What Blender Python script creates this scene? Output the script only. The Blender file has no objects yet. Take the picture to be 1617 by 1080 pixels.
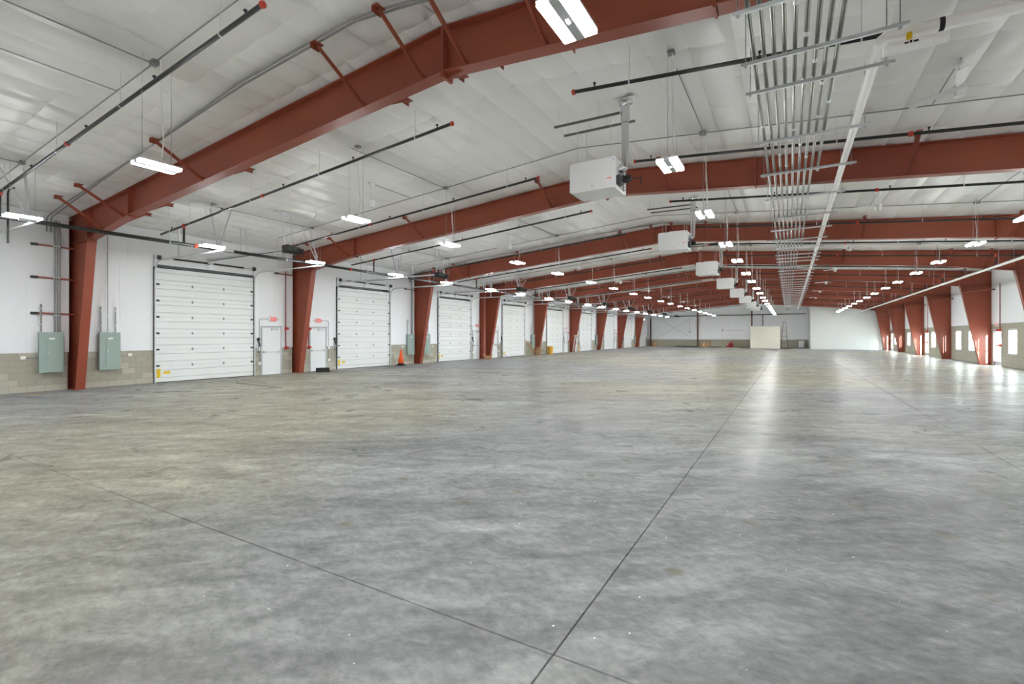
import bpy, bmesh, math, random
from mathutils import Vector, Matrix
random.seed(7)
scene = bpy.context.scene
COL = scene.collection

# ---------------------------------------------------------------- camera, world, sun, exposure
FPX, W_PX, H_PX = 755.8, 1617.0, 1080.0
cam_data = bpy.data.cameras.new('camera')
cam_data.sensor_width = 36.0
cam_data.lens = FPX / W_PX * 36.0
cam_data.shift_y = -(540.0 - 530.02) / W_PX
cam_data.clip_end = 400
cam = bpy.data.objects.new('camera', cam_data)
COL.objects.link(cam)
cam.location = (0, 0, 1.76)
cam.rotation_euler = (math.radians(90), 0, 0.525454)
scene.camera = cam

world = bpy.data.worlds.new('world')
scene.world = world
world.use_nodes = True
bg = world.node_tree.nodes['Background']
bg.inputs['Color'].default_value = (0.86, 0.93, 1.0, 1)
bg.inputs['Strength'].default_value = 17.0

sun_d = bpy.data.lights.new('sun', 'SUN')
sun_d.energy = 26.0
sun_d.angle = math.radians(0.55)
sun_d.color = (1.0, 0.93, 0.82)
sun = bpy.data.objects.new('sun', sun_d)
COL.objects.link(sun)
sun.location = (60, -60, 30)
sun.rotation_euler = Vector((-0.20, 1.0, -0.17)).to_track_quat('-Z', 'Y').to_euler()

LED_STRENGTH = 76.0
vs = scene.view_settings
vs.view_transform = 'Standard'
vs.look = 'None'
vs.exposure = 1.40
vs.gamma = 1.0
vs.use_curve_mapping = False

# ---------------------------------------------------------------- main dimensions (metres)
XL, XR = -20.4, 10.5            # liner faces of the two long walls
YB, YF0 = 79.85, -8.0           # far and near end walls
RX = -5.0                       # ridge
PITCH = 0.0833
BAY = 8.27
FRAMES = [-1.84, 6.43, 14.58, 23.1, 31.08, 39.4, 47.7, 56.02, 64.3, 72.8]
def ztop(x): return 6.92 - PITCH * abs(x - RX)          # top of the rafters
def zceil(x): return ztop(x) + 0.05

def lin(c):
    c = c / 255.0
    return c / 12.92 if c <= 0.04045 else ((c + 0.055) / 1.055) ** 2.4
def srgb(r, g, b): return (lin(r), lin(g), lin(b), 1.0)

ORD = ['zeroth','first','second','third','fourth','fifth','sixth','seventh','eighth','ninth','tenth','eleventh','twelfth','thirteenth',
       'fourteenth','fifteenth','sixteenth','seventeenth','eighteenth','nineteenth','twentieth','twenty-first','twenty-second','twenty-third','twenty-fourth']

def ordw(n):
    if n < len(ORD): return ORD[n]
    tens = {2: 'twenty', 3: 'thirty', 4: 'forty'}[n // 10]
    return tens + '-' + ORD[n % 10] if n % 10 else {2: 'twentieth', 3: 'thirtieth', 4: 'fortieth'}[n // 10]

# ---------------------------------------------------------------- materials
def mat(name, col, rough=0.5, metal=0.0, var=0.06, scale=6.0, bump=0.0, bscale=40.0, spec=0.5):
    m = bpy.data.materials.new(name)
    m.use_nodes = True
    nt = m.node_tree
    b = nt.nodes['Principled BSDF']
    b.inputs['Roughness'].default_value = rough
    b.inputs['Metallic'].default_value = metal
    b.inputs['Specular IOR Level'].default_value = spec
    geo = nt.nodes.new('ShaderNodeNewGeometry')
    nz = nt.nodes.new('ShaderNodeTexNoise')
    nz.inputs['Scale'].default_value = scale
    nz.inputs['Detail'].default_value = 4
    nt.links.new(geo.outputs['Position'], nz.inputs['Vector'])
    mix = nt.nodes.new('ShaderNodeMix'); mix.data_type = 'RGBA'
    a = tuple(max(0, c * (1 - var)) for c in col[:3]) + (1,)
    c2 = tuple(min(1, c * (1 + var)) for c in col[:3]) + (1,)
    mix.inputs['A'].default_value = a
    mix.inputs['B'].default_value = c2
    nt.links.new(nz.outputs['Fac'], mix.inputs['Factor'])
    nt.links.new(mix.outputs['Result'], b.inputs['Base Color'])
    if bump:
        n2 = nt.nodes.new('ShaderNodeTexNoise')
        n2.inputs['Scale'].default_value = bscale
        n2.inputs['Detail'].default_value = 3
        nt.links.new(geo.outputs['Position'], n2.inputs['Vector'])
        bp = nt.nodes.new('ShaderNodeBump')
        bp.inputs['Strength'].default_value = bump
        bp.inputs['Distance'].default_value = 0.01
        nt.links.new(n2.outputs['Fac'], bp.inputs['Height'])
        nt.links.new(bp.outputs['Normal'], b.inputs['Normal'])
    return m

def mat_emit(name, col, strength):
    m = bpy.data.materials.new(name)
    m.use_nodes = True
    nt = m.node_tree
    nt.nodes.clear()
    o = nt.nodes.new('ShaderNodeOutputMaterial')
    e = nt.nodes.new('ShaderNodeEmission')
    e.inputs['Color'].default_value = col
    e.inputs['Strength'].default_value = strength
    nt.links.new(e.outputs[0], o.inputs['Surface'])
    return m

def mat_pane(name):
    m = bpy.data.materials.new(name)
    m.use_nodes = True
    nt = m.node_tree
    nt.nodes.clear()
    o = nt.nodes.new('ShaderNodeOutputMaterial')
    t = nt.nodes.new('ShaderNodeBsdfTransparent')
    t.inputs['Color'].default_value = (0.93, 0.97, 0.96, 1)
    g = nt.nodes.new('ShaderNodeBsdfGlossy')
    g.inputs['Roughness'].default_value = 0.02
    mx = nt.nodes.new('ShaderNodeMixShader')
    mx.inputs['Fac'].default_value = 0.07
    nt.links.new(t.outputs[0], mx.inputs[1])
    nt.links.new(g.outputs[0], mx.inputs[2])
    nt.links.new(mx.outputs[0], o.inputs['Surface'])
    return m

def mat_floor():
    m = bpy.data.materials.new('polished_concrete')
    m.use_nodes = True
    nt = m.node_tree
    N, L = nt.nodes, nt.links
    b = N['Principled BSDF']
    geo = N.new('ShaderNodeNewGeometry')
    def mapped(scl, rot=0.0, loc=(0, 0, 0)):
        # rotate first, then stretch, so streaks follow the chosen direction
        r = N.new('ShaderNodeVectorRotate'); r.rotation_type = 'Z_AXIS'
        r.inputs['Angle'].default_value = rot
        L.new(geo.outputs['Position'], r.inputs['Vector'])
        mp = N.new('ShaderNodeMapping')
        mp.inputs['Scale'].default_value = scl
        mp.inputs['Location'].default_value = loc
        L.new(r.outputs[0], mp.inputs['Vector'])
        return mp.outputs[0]
    def noise(vec, scale, detail=5, rough=0.55, dist=0.0):
        n = N.new('ShaderNodeTexNoise')
        n.inputs['Scale'].default_value = scale
        n.inputs['Detail'].default_value = detail
        n.inputs['Roughness'].default_value = rough
        n.inputs['Distortion'].default_value = dist
        L.new(vec, n.inputs['Vector'])
        return n.outputs['Fac']
    def rng(v, a, b_, c, d):
        r = N.new('ShaderNodeMapRange'); r.clamp = True
        r.inputs['From Min'].default_value = a; r.inputs['From Max'].default_value = b_
        r.inputs['To Min'].default_value = c; r.inputs['To Max'].default_value = d
        L.new(v, r.inputs['Value'])
        return r.outputs['Result']
    def mul(*vals):
        out = vals[0]
        for v in vals[1:]:
            k = N.new('ShaderNodeMath'); k.operation = 'MULTIPLY'
            L.new(out, k.inputs[0]); L.new(v, k.inputs[1]); out = k.outputs[0]
        return out
    def mixc(fac, a, c):
        x = N.new('ShaderNodeMix'); x.data_type = 'RGBA'
        L.new(fac, x.inputs[0])
        for k, v in ((6, a), (7, c)):
            if isinstance(v, tuple): x.inputs[k].default_value = v
            else: L.new(v, x.inputs[k])
        return x.outputs[2]
    # broad pours: warm beige against cool grey
    warm = rng(noise(mapped((0.07, 0.10, 1), 0.4, (4.3, 2.0, 0)), 1.0, 3, 0.5, 0.4), 0.40, 0.60, 0, 1)
    col = mixc(warm, srgb(*FLOOR_COOL), srgb(*FLOOR_WARM))
    # trowel drifts, long and diagonal, then smaller clouds
    d1 = rng(noise(mapped((0.16, 0.55, 1), -0.45, (1, 5, 0)), 1.0, 7, 0.60, 0.9), 0.32, 0.64, 0.74, 1.10)
    d2 = rng(noise(mapped((0.55, 1.5, 1), -0.7, (7, 3, 0)), 1.0, 8, 0.68, 0.8), 0.30, 0.66, 0.66, 1.18)
    d3 = rng(noise(mapped((2.0, 4.2, 1), -0.5), 1.0, 10, 0.74, 0.5), 0.28, 0.70, 0.62, 1.28)
    d4 = rng(noise(mapped((9, 14, 1), 0.3), 1.0, 6, 0.7, 0.3), 0.25, 0.75, 0.72, 1.24)
    shade = mul(d1, d2, d3, d4)
    sc = N.new('ShaderNodeVectorMath'); sc.operation = 'SCALE'
    L.new(col, sc.inputs[0]); L.new(shade, sc.inputs['Scale'])
    col = sc.outputs[0]
    # dark hairline scuffs
    scf = rng(noise(mapped((1.2, 9.0, 1), -0.8, (3, 9, 0)), 1.6, 6, 0.7, 0.6), 0.24, 0.37, 0.40, 0.0)
    col = mixc(scf, col, srgb(84, 84, 86))
    # white plaster flecks, clustered
    v = N.new('ShaderNodeTexVoronoi'); v.voronoi_dimensions = '2D'
    v.inputs['Scale'].default_value = 3.2
    L.new(mapped((1, 1, 1), 0.2), v.inputs['Vector'])
    wob = rng(noise(mapped((1, 1.6, 1), 0.6), 38, 3), 0.3, 0.7, -0.030, 0.030)
    ad = N.new('ShaderNodeMath'); ad.operation = 'ADD'
    L.new(v.outputs['Distance'], ad.inputs[0]); L.new(wob, ad.inputs[1])
    size = noise(mapped((1, 1, 1), 0, (2, 8, 0)), 2.9, 1)
    fl = mul(rng(ad.outputs[0], 0.006, 0.014, 1, 0), rng(size, 0.53, 0.57, 0, 1))
    col = mixc(fl, col, srgb(232, 231, 224))
    # small oily and rusty spots
    v2 = N.new('ShaderNodeTexVoronoi'); v2.voronoi_dimensions = '2D'
    v2.inputs['Scale'].default_value = 0.8
    L.new(mapped((1, 1.3, 1), 0.5, (0.4, 0.7, 0)), v2.inputs['Vector'])
    st = mul(rng(v2.outputs['Distance'], 0.03, 0.07, 0.6, 0), rng(noise(mapped((1, 1, 1), 0, (5, 1, 0)), 0.8, 1), 0.5, 0.56, 0, 1))
    col = mixc(st, col, srgb(112, 104, 88))
    L.new(col, b.inputs['Base Color'])
    L.new(rng(noise(mapped((0.8, 0.8, 1)), 1.4, 6, 0.6, 1.0), 0.3, 0.7, *FLOOR_ROUGH), b.inputs['Roughness'])
    b.inputs['Specular IOR Level'].default_value = FLOOR_SPEC
    bp = N.new('ShaderNodeBump')
    bp.inputs['Strength'].default_value = 0.07
    bp.inputs['Distance'].default_value = 0.02
    L.new(noise(mapped((1, 1, 1)), 2.4, 3, 0.5), bp.inputs['Height'])
    L.new(bp.outputs[0], b.inputs['Normal'])
    return m
FLOOR_COOL, FLOOR_WARM = (140, 141, 142), (151, 148, 135)
FLOOR_ROUGH, FLOOR_SPEC = (0.25, 0.39), 0.008

M = {
 'red':    mat('red_oxide_steel', srgb(143, 69, 48), 0.45, 0, 0.10, 1.5),
 'galv':   mat('galvanised_steel', srgb(214, 217, 220), 0.4, 0.25, 0.08, 14),
 'conduit':mat('grey_conduit', srgb(150, 152, 152), 0.42, 0.55, 0.10, 20),
 'bigcon': mat('steel_conduit', srgb(112, 112, 106), 0.30, 0.9, 0.16, 9),
 'black':  mat('black_pipe', srgb(26, 28, 27), 0.38, 0, 0.15, 12),
 'redfit': mat('red_fitting', srgb(196, 62, 40), 0.45, 0, 0.1, 10),
 'darkred':mat('dark_red_paint', srgb(120, 26, 28), 0.4, 0, 0.1, 10),
 'ceil':   mat('white_vinyl_facing', srgb(232, 232, 230), 0.38, 0, 0.02, 0.6, 0.12, 9.0),
 'liner':  mat('white_wall_liner', srgb(234, 236, 239), 0.75, 0, 0.015, 0.5, 0.03, 3.0, 0.25),
 'paint':  mat('white_paint', srgb(232, 233, 234), 0.45, 0, 0.02, 4),
 'door':   mat('white_door_enamel', srgb(226, 228, 228), 0.42, 0, 0.02, 3),
 'groove': mat('door_groove', srgb(168, 169, 167), 0.6, 0, 0.03, 5),
 'cmu':    mat('grey_block', srgb(166, 162, 147), 0.9, 0, 0.10, 3.0, 0.5, 60),
 'cmuold': mat('grey_block_pale', srgb(180, 176, 162), 0.9, 0, 0.08, 4.0, 0.5, 60),
 'mortar': mat('mortar', srgb(150, 147, 136), 0.95, 0, 0.08, 8),
 'joint':  mat('floor_joint_filler', srgb(104, 104, 102), 0.9, 0, 0.15, 8),
 'seal':   mat('black_rubber', srgb(32, 32, 34), 0.7, 0, 0.1, 12),
 'panelg': mat('grey_green_enamel', srgb(146, 164, 157), 0.42, 0, 0.03, 4),
 'label':  mat('paper_label', srgb(236, 236, 232), 0.6, 0, 0.05, 30),
 'yellow': mat('yellow_sticker', srgb(226, 190, 30), 0.5, 0, 0.08, 30),
 'orange': mat('orange_plastic', srgb(240, 92, 30), 0.45, 0, 0.05, 6),
 'pvc':    mat('white_pvc', srgb(248, 248, 246), 0.35, 0, 0.02, 6),
 'greyd':  mat('dark_grey_plastic', srgb(58, 60, 62), 0.5, 0, 0.1, 9),
 'doorgr': mat('grey_painted_steel', srgb(226, 228, 230), 0.45, 0, 0.02, 3),
 'framegr':mat('door_frame_grey', srgb(196, 200, 202), 0.45, 0, 0.03, 5),
 'signred':mat('sign_red_face', srgb(238, 84, 78), 0.4, 0, 0.04, 8),
 'signwht':mat('sign_white_body', srgb(240, 238, 236), 0.45, 0, 0.02, 8),
 'alu':    mat('brushed_aluminium', srgb(190, 190, 188), 0.3, 0.9, 0.08, 20),
 'flue':   mat('flue_metal', srgb(214, 217, 218), 0.22, 0.9, 0.12, 9),
 'card':   mat('cardboard', srgb(176, 138, 100), 0.85, 0, 0.1, 12),
 'wood':   mat('raw_lumber', srgb(196, 166, 128), 0.75, 0, 0.15, 7),
 'bucket': mat('yellow_plastic', srgb(214, 164, 52), 0.45, 0, 0.06, 8),
 'redpl':  mat('red_plastic', srgb(176, 24, 24), 0.4, 0, 0.06, 8),
 'cream':  mat('cream_drywall', srgb(214, 211, 198), 0.7, 0, 0.02, 2),
 'ladder': mat('brown_fibreglass', srgb(104, 80, 60), 0.55, 0, 0.15, 9),
 'post':   mat('brown_red_post', srgb(96, 52, 46), 0.5, 0, 0.1, 4),
 'grime':  mat('lime_tag', srgb(180, 214, 70), 0.5, 0, 0.05, 9),
 'ground': mat('outside_concrete', srgb(188, 184, 174), 0.9, 0, 0.1, 0.4),
 'led':    mat_emit('led_lens', (0.975, 1.0, 0.995, 1), LED_STRENGTH),
 'drywall':mat('white_drywall', srgb(204, 205, 203), 0.75, 0, 0.02, 2, 0, 40, 0.2),
 'strut':  mat('bright_zinc_strut', srgb(246, 248, 250), 0.35, 0.0, 0.03, 30),
 'pane':   mat_pane('window_pane'),
 'floor':  mat_floor(),
}

# ---------------------------------------------------------------- mesh helpers
class MB:
    def __init__(self): self.v, self.f = [], []
    def add(self, vs_, fs):
        o = len(self.v)
        self.v += [tuple(p) for p in vs_]
        self.f += [tuple(i + o for i in q) for q in fs]
        return self
    def box(self, x0, x1, y0, y1, z0, z1):
        if x0 > x1: x0, x1 = x1, x0
        if y0 > y1: y0, y1 = y1, y0
        if z0 > z1: z0, z1 = z1, z0
        p = [(x0,y0,z0),(x1,y0,z0),(x1,y1,z0),(x0,y1,z0),(x0,y0,z1),(x1,y0,z1),(x1,y1,z1),(x0,y1,z1)]
        return self.add(p, [(0,3,2,1),(4,5,6,7),(0,1,5,4),(1,2,6,5),(2,3,7,6),(3,0,4,7)])
    def prism(self, poly, axis, a, b):
        """extrude a 2-D polygon: axis 'y' takes (x,z), 'x' takes (y,z), 'z' takes (x,y)"""
        n = len(poly)
        def pt(q, t):
            if axis == 'y': return (q[0], t, q[1])
            if axis == 'x': return (t, q[0], q[1])
            return (q[0], q[1], t)
        p = [pt(q, a) for q in poly] + [pt(q, b) for q in poly]
        fs = [tuple(range(n))[::-1], tuple(range(n, 2*n))]
        fs += [(i, (i+1) % n, n + (i+1) % n, n + i) for i in range(n)]
        return self.add(p, fs)
    def tube(self, pts, r, n=8, caps=True):
        pts = [Vector(p) for p in pts]
        rs = r if isinstance(r, (list, tuple)) else [r] * len(pts)
        rings = []
        ref = None
        for i, p in enumerate(pts):
            if i == 0: t = (pts[1] - p)
            elif i == len(pts) - 1: t = (p - pts[i-1])
            else: t = (pts[i+1] - p).normalized() + (p - pts[i-1]).normalized()
            t.normalize()
            if ref is None:
                ref = Vector((0, 0, 1)) if abs(t.z) < 0.9 else Vector((1, 0, 0))
            u = t.cross(ref)
            if u.length < 1e-6: u = t.cross(Vector((0.3, 1, 0.2)))
            u.normalize()
            w = u.cross(t).normalized()
            ref = w
            k = rs[i]
            rings.append([p + (u * math.cos(2*math.pi*j/n) + w * math.sin(2*math.pi*j/n)) * k for j in range(n)])
        vs_ = [q for rr in rings for q in rr]
        fs = []
        for i in range(len(pts) - 1):
            for j in range(n):
                a, b = i*n + j, i*n + (j+1) % n
                fs.append((a, b, b + n, a + n))
        if caps:
            fs.append(tuple(range(n))[::-1])
            fs.append(tuple((len(pts)-1)*n + j for j in range(n)))
        return self.add(vs_, fs)
    def bar(self, p, q, w, h):
        """rectangular bar from p to q"""
        p, q = Vector(p), Vector(q)
        t = (q - p).normalized()
        ref = Vector((0, 0, 1)) if abs(t.z) < 0.95 else Vector((0, 1, 0))
        u = t.cross(ref).normalized() * (w / 2)
        v_ = u.cross(t).normalized() * (h / 2)
        P = [p-u-v_, p+u-v_, p+u+v_, p-u+v_, q-u-v_, q+u-v_, q+u+v_, q-u+v_]
        return self.add(P, [(0,3,2,1),(4,5,6,7),(0,1,5,4),(1,2,6,5),(2,3,7,6),(3,0,4,7)])
    def lathe(self, prof, c=(0,0,0), n=16, axis='z'):
        vs_, fs = [], []
        for (r, z) in prof:
            for j in range(n):
                a = 2*math.pi*j/n
                q = (r*math.cos(a), r*math.sin(a), z)
                if axis == 'x': q = (q[2], q[0], q[1])
                if axis == 'y': q = (q[0], q[2], q[1])
                vs_.append((c[0]+q[0], c[1]+q[1], c[2]+q[2]))
        for i in range(len(prof)-1):
            for j in range(n):
                a, b = i*n+j, i*n+(j+1) % n
                fs.append((a, b, b+n, a+n))
        fs.append(tuple(range(n))[::-1]); fs.append(tuple((len(prof)-1)*n+j for j in range(n)))
        return self.add(vs_, fs)
    def mesh(self, name, m, smooth=False):
        me = bpy.data.meshes.new(name)
        me.from_pydata(self.v, [], self.f)
        bm = bmesh.new(); bm.from_mesh(me)
        bmesh.ops.recalc_face_normals(bm, faces=bm.faces)
        bm.to_mesh(me); bm.free()
        me.materials.append(M[m] if isinstance(m, str) else m)
        if smooth:
            for p in me.polygons: p.use_smooth = True
        return me
    def build(self, name, m, parent=None, loc=(0,0,0), smooth=False):
        return link(name, self.mesh(name, m, smooth), parent, loc)

def link(name, data, parent=None, loc=(0,0,0)):
    o = bpy.data.objects.new(name, data)
    COL.objects.link(o)
    o.location = loc
    if parent is not None: o.parent = parent
    return o

def tag(o, label=None, cat=None, group=None, kind=None):
    if label: o['label'] = label
    if cat: o['category'] = cat
    if group: o['group'] = group
    if kind: o['kind'] = kind
    return o

def empty(name, loc=(0,0,0), **kw):
    o = bpy.data.objects.new(name, None)
    o.empty_display_size = 0.1
    COL.objects.link(o)
    o.location = loc
    return tag(o, **kw)

def dup(root, loc=None, parent=None):
    c = root.copy()
    COL.objects.link(c)
    if loc is not None: c.location = loc
    if parent is not None: c.parent = parent
    for ch in list(root.children):
        dup(ch, None, c)
    return c

def subtract(a, b, cuts):
    segs = [(a, b)]
    for (c, d) in cuts:
        out = []
        for (p, q) in segs:
            if d <= p or c >= q: out.append((p, q)); continue
            if c > p: out.append((p, c))
            if d < q: out.append((d, q))
        segs = out
    return [s for s in segs if s[1] - s[0] > 0.02]

CS, SN = math.cos(0.525454), math.sin(0.525454)
def project(x, y, z):
    d = -x*SN + y*CS
    if d < 0.2: return None
    return (808.5 + FPX*(x*CS + y*SN)/d, 530.02 - FPX*(z-1.76)/d, d)

# ================================================================ STRUCTURE
# ---- outside ground
tag(MB().box(-60, 60, -60, 140, -0.4, -0.22).build('ground', 'ground'), 'pale concrete ground outside the hall', 'ground', kind='structure')

# ---- floor: one slab panel per pour, saw-cut joints between
floor = tag(MB().box(-21, 11, YF0-0.2, YB+0.3, -0.20, -0.03).build('floor', 'joint'), 'polished grey concrete floor with saw-cut joints', 'floor', kind='structure')
xj = [-20.9] + [-1.13 + 3.75*k for k in range(-5, 4)] + [10.9]
yj = [YF0 - 0.1, -5.87] + [2.4 + BAY*k for k in range(0, 10)] + [YB + 0.2]
G = 0.0035
slab_mesh = {}
for i in range(len(xj)-1):
    for j in range(len(yj)-1):
        x0, x1, y0, y1 = xj[i]+G, xj[i+1]-G, yj[j]+G, yj[j+1]-G
        key = (round(x1-x0, 3), round(y1-y0, 3))
        if key not in slab_mesh:
            hx, hy, c = (x1-x0)/2, (y1-y0)/2, 0.004
            mb = MB()
            P = [(-hx,-hy,-0.05),(hx,-hy,-0.05),(hx,hy,-0.05),(-hx,hy,-0.05),
                 (-hx,-hy,-c),(hx,-hy,-c),(hx,hy,-c),(-hx,hy,-c),
                 (-hx+c,-hy+c,0),(hx-c,-hy+c,0),(hx-c,hy-c,0),(-hx+c,hy-c,0)]
            F = [(8,9,10,11)]
            for a in range(4):
                b_ = (a+1) % 4
                F += [(a, b_, 4+b_, 4+a), (4+a, 4+b_, 8+b_, 8+a)]
            mb.add(P, F)
            slab_mesh[key] = mb.mesh('floor_slab', 'floor')
        link('floor_slab', slab_mesh[key], floor, ((x0+x1)/2, (y0+y1)/2, 0))

# ---- dock-door wall (x = XL)
DOORS = [10.6 + BAY*k for k in range(-1, 9)]                 # centres of the overhead doors
DW, DH = 3.74, 4.30
OPEN_L = [(c - DW/2 - 0.02, c + DW/2 + 0.02) for c in DOORS]
MAN = []
for k in (0, 2, 4, 6, 8):                                    # man doors stand either side of every second frame
    f = FRAMES[k]
    MAN += [(f - 1.73, f - 0.70), (f + 0.76, f + 1.80)]
MAN = [(a, b) for a, b in MAN if b < YB - 0.5]
MH = 2.17
wall_left = tag(MB().box(-21.0, -20.9, YF0, YB, -0.2, 5.8).build('wall_left', 'liner'),
                'long white-lined wall with grey block base and dock doors', 'wall', kind='structure')
gaps_lin = [(f - 0.15, f + 0.15) for f in FRAMES]
gaps_cmu = [(f - 0.19, f + 0.19) for f in FRAMES]
# white liner panels, one per strip
for (z0, z1, cuts) in ((1.22, MH + 0.03, OPEN_L + MAN + gaps_lin), (MH + 0.03, DH + 0.12, OPEN_L + gaps_lin), (DH + 0.12, 5.70, gaps_lin)):
    for (a, b) in subtract(YF0, YB, cuts):
        n = max(1, round((b - a) / 1.25))
        for i in range(n):
            p, q = a + (b-a)*i/n, a + (b-a)*(i+1)/n
            g = 0.0015
            link('liner_panel', MB().box(XL - 0.12, XL, p + g, q - g, z0, z1).mesh('liner_panel', 'liner'), wall_left)
# block base: real blocks, raked joints
def block_courses(a, b, z0, z1, cuts, face, side, lst, bl=0.406, bh=0.203):
    k, z = 0, z0
    while z < z1 - 0.03:
        off = 0.0 if k % 2 == 0 else bl/2
        h = min(bh, z1 - z)
        for (p, q) in subtract(a, b, cuts(z, z + h)):
            y = math.floor((p - off) / bl) * bl + off
            while y < q:
                c, d = max(y, p), min(y + bl, q)
                if d - c > 0.05: lst.append((c, d, z, z + h, k))
                y += bl
        z += bh; k += 1
blocks = []
block_courses(YF0, YB, 0, 1.22, lambda a, b: OPEN_L + MAN + gaps_cmu, XL, 1, blocks)
mb = MB()
for (a, b) in subtract(YF0, YB, OPEN_L + MAN + gaps_cmu):
    mb.box(XL - 0.12, XL + 0.008, a, b, 0, 1.215)
mb.build('mortar_bed', 'mortar', wall_left)
blocks.sort(key=lambda q: (0 if (q[0] > 4.3) else 1, q[0]))
bm_cache = {}
def block_mesh(w, h, mname):
    key = (round(w, 2), round(h, 2), mname)
    if key not in bm_cache:
        j = 0.006
        bm_cache[key] = MB().box(-0.05, 0, -w/2 + j, w/2 - j, -h/2 + j, h/2 - j).mesh('block', mname)
    return bm_cache[key]
for (a, b, z0, z1, k) in blocks[:290]:
    mname = 'cmuold' if k == 0 or (k + int(a*3)) % 5 == 0 else 'cmu'
    link('block', block_mesh(b-a, z1-z0, mname), wall_left, (XL + 0.015, (a+b)/2, (z0+z1)/2))
mb = MB()
for (a, b, z0, z1, k) in blocks[290:]:
    mb.box(XL - 0.03, XL + 0.015, a + 0.006, b - 0.006, z0 + 0.006, z1 - 0.006)
tag(mb.build('blockwork', 'cmu', wall_left), kind='stuff')

# ---- window wall (x = XR)
WIN = []                                                    # window centres
DR = []                                                     # glazed doors (y0, y1)
for k in range(-1, 5):
    y = 38.36 + 2*BAY*k
    if y - 0.6 > YF0 and y + 0.7 < YB: DR.append((y - 0.62, y + 0.62))
    for d in (-2.2, -4.6, 4.55, 7.4):
        if YF0 + 1 < y + d < YB - 1: WIN.append(y + d)
WZ0, WZ1, WW = 0.76, 2.13, 1.16
wall_right = tag(MB().box(XR + 0.40, XR + 0.42, YF0, YF0 + 0.4, -0.2, 5.8).build('wall_right', 'liner'),
                 'long wall with narrow bright windows in green-grey block base', 'wall', kind='structure')
def cuts_r(za, zb):
    c = []
    zm = (za + zb)/2
    if WZ0 < zm < WZ1: c += [(w - WW/2 - 0.03, w + WW/2 + 0.03) for w in WIN]
    if zm < MH: c += [(a - 0.02, b + 0.02) for a, b in DR]
    return c
WR_T = 0.09
for (z0, z1) in ((0, WZ0), (WZ0, WZ1), (WZ1, MH), (MH, 2.46)):
    mb = MB()
    for (a, b) in subtract(YF0, YB, cuts_r(z0, z1)):
        mb.box(XR, XR + WR_T, a, b, z0, z1)
    mb.build('mortar_bed', 'mortar', wall_right)
rb = []
block_courses(YF0, YB, 0, 2.46, cuts_r, XR, -1, rb)
rb.sort(key=lambda q: abs((q[0]+q[1])/2 - 37.0) if q[0] > 33 else 1000 + abs(q[0]))
rb_cache = {}
for (a, b, z0, z1, k) in rb[:290]:
    key = (round(b-a, 2), round(z1-z0, 2))
    if key not in rb_cache:
        rb_cache[key] = MB().box(-0.008, 0.02, -(b-a)/2+0.006, (b-a)/2-0.006, -(z1-z0)/2+0.006, (z1-z0)/2-0.006).mesh('block', 'cmu')
    link('block', rb_cache[key], wall_right, (XR, (a+b)/2, (z0+z1)/2))
mb = MB()
for (a, b, z0, z1, k) in rb[290:]:
    mb.box(XR - 0.008, XR + 0.02, a + 0.006, b - 0.006, z0 + 0.006, z1 - 0.006)
tag(mb.build('blockwork', 'cmu', wall_right), kind='stuff')
for (a, b) in subtract(YF0, YB, gaps_lin):
    n = max(1, round((b - a) / 1.2))
    for i in range(n):
        p, q = a + (b-a)*i/n, a + (b-a)*(i+1)/n
        link('liner_panel', MB().box(XR - 0.02, XR + WR_T, p + 0.0015, q - 0.0015, 2.46, 5.70).mesh('liner_panel', 'liner'), wall_right)
MB().box(XR + 0.02, XR + WR_T, YF0, YB, 2.46, 5.8).build('outer_sheet', 'liner', wall_right)

# ---- windows
win_n = 0
for w in sorted(WIN):
    win_n += 1
    e = empty('window_%d' % win_n, (XR, w, WZ0), kind='structure')
    mb = MB(); t = 0.045; H = WZ1 - WZ0
    mb.box(-0.01, 0.07, -WW/2, -WW/2 + t, 0, H); mb.box(-0.01, 0.07, WW/2 - t, WW/2, 0, H)
    mb.box(-0.01, 0.07, -WW/2, WW/2, 0, t); mb.box(-0.01, 0.07, -WW/2, WW/2, H - t, H)
    mb.build('window_frame', 'paint', e)
    MB().box(-0.01, 0.07, -0.065, 0.065, t, H - t).build('mullion', 'framegr', e)
    MB().box(-0.05, 0.0, -WW/2 - 0.04, WW/2 + 0.04, -0.035, -0.002).build('sill', 'framegr', e)
    for s in (-1, 1):
        c = s*(WW/4)
        MB().box(0.028, 0.034, c - WW/4 + (0.066 if s > 0 else 0.045), c + WW/4 - (0.045 if s > 0 else 0.066), t, H - t).build('pane', 'pane', e)

# ---- end walls
def gable(name, y0, y1, label, matn='liner'):
    poly = [(XL - 0.12, 0), (XR + 0.09, 0), (XR + 0.09, ztop(XR) + 0.08), (RX, ztop(RX) + 0.08), (XL - 0.12, ztop(XL) + 0.08)]
    return tag(MB().prism(poly, 'y', y0, y1).build(name, matn), label, 'wall', kind='structure')
wall_back = gable('wall_back', YB, YB + 0.25, 'far white end wall with grey block base and dark posts')
gable('wall_front', YF0 - 0.25, YF0, 'white end wall behind the viewer')
bb = []
block_courses(XL + 0.05, XR - 0.1, 0, 1.18, lambda a, b: [], 0, 0, bb)
mb = MB()
for (a, b, z0, z1, k) in bb: mb.box(a + 0.006, b - 0.006, YB - 0.03, YB + 0.02, z0 + 0.006, z1 - 0.006)
tag(mb.build('blockwork', 'cmu', wall_back), kind='stuff')
MB().box(XL + 0.02, XR - 0.05, YB - 0.02, YB + 0.01, 0.0, 1.175).build('mortar_bed', 'mortar', wall_back)
MB().box(XL + 0.02, XR - 0.05, YB - 0.05, YB, 1.18, 1.215).build('ledge', 'paint', wall_back)
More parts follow.
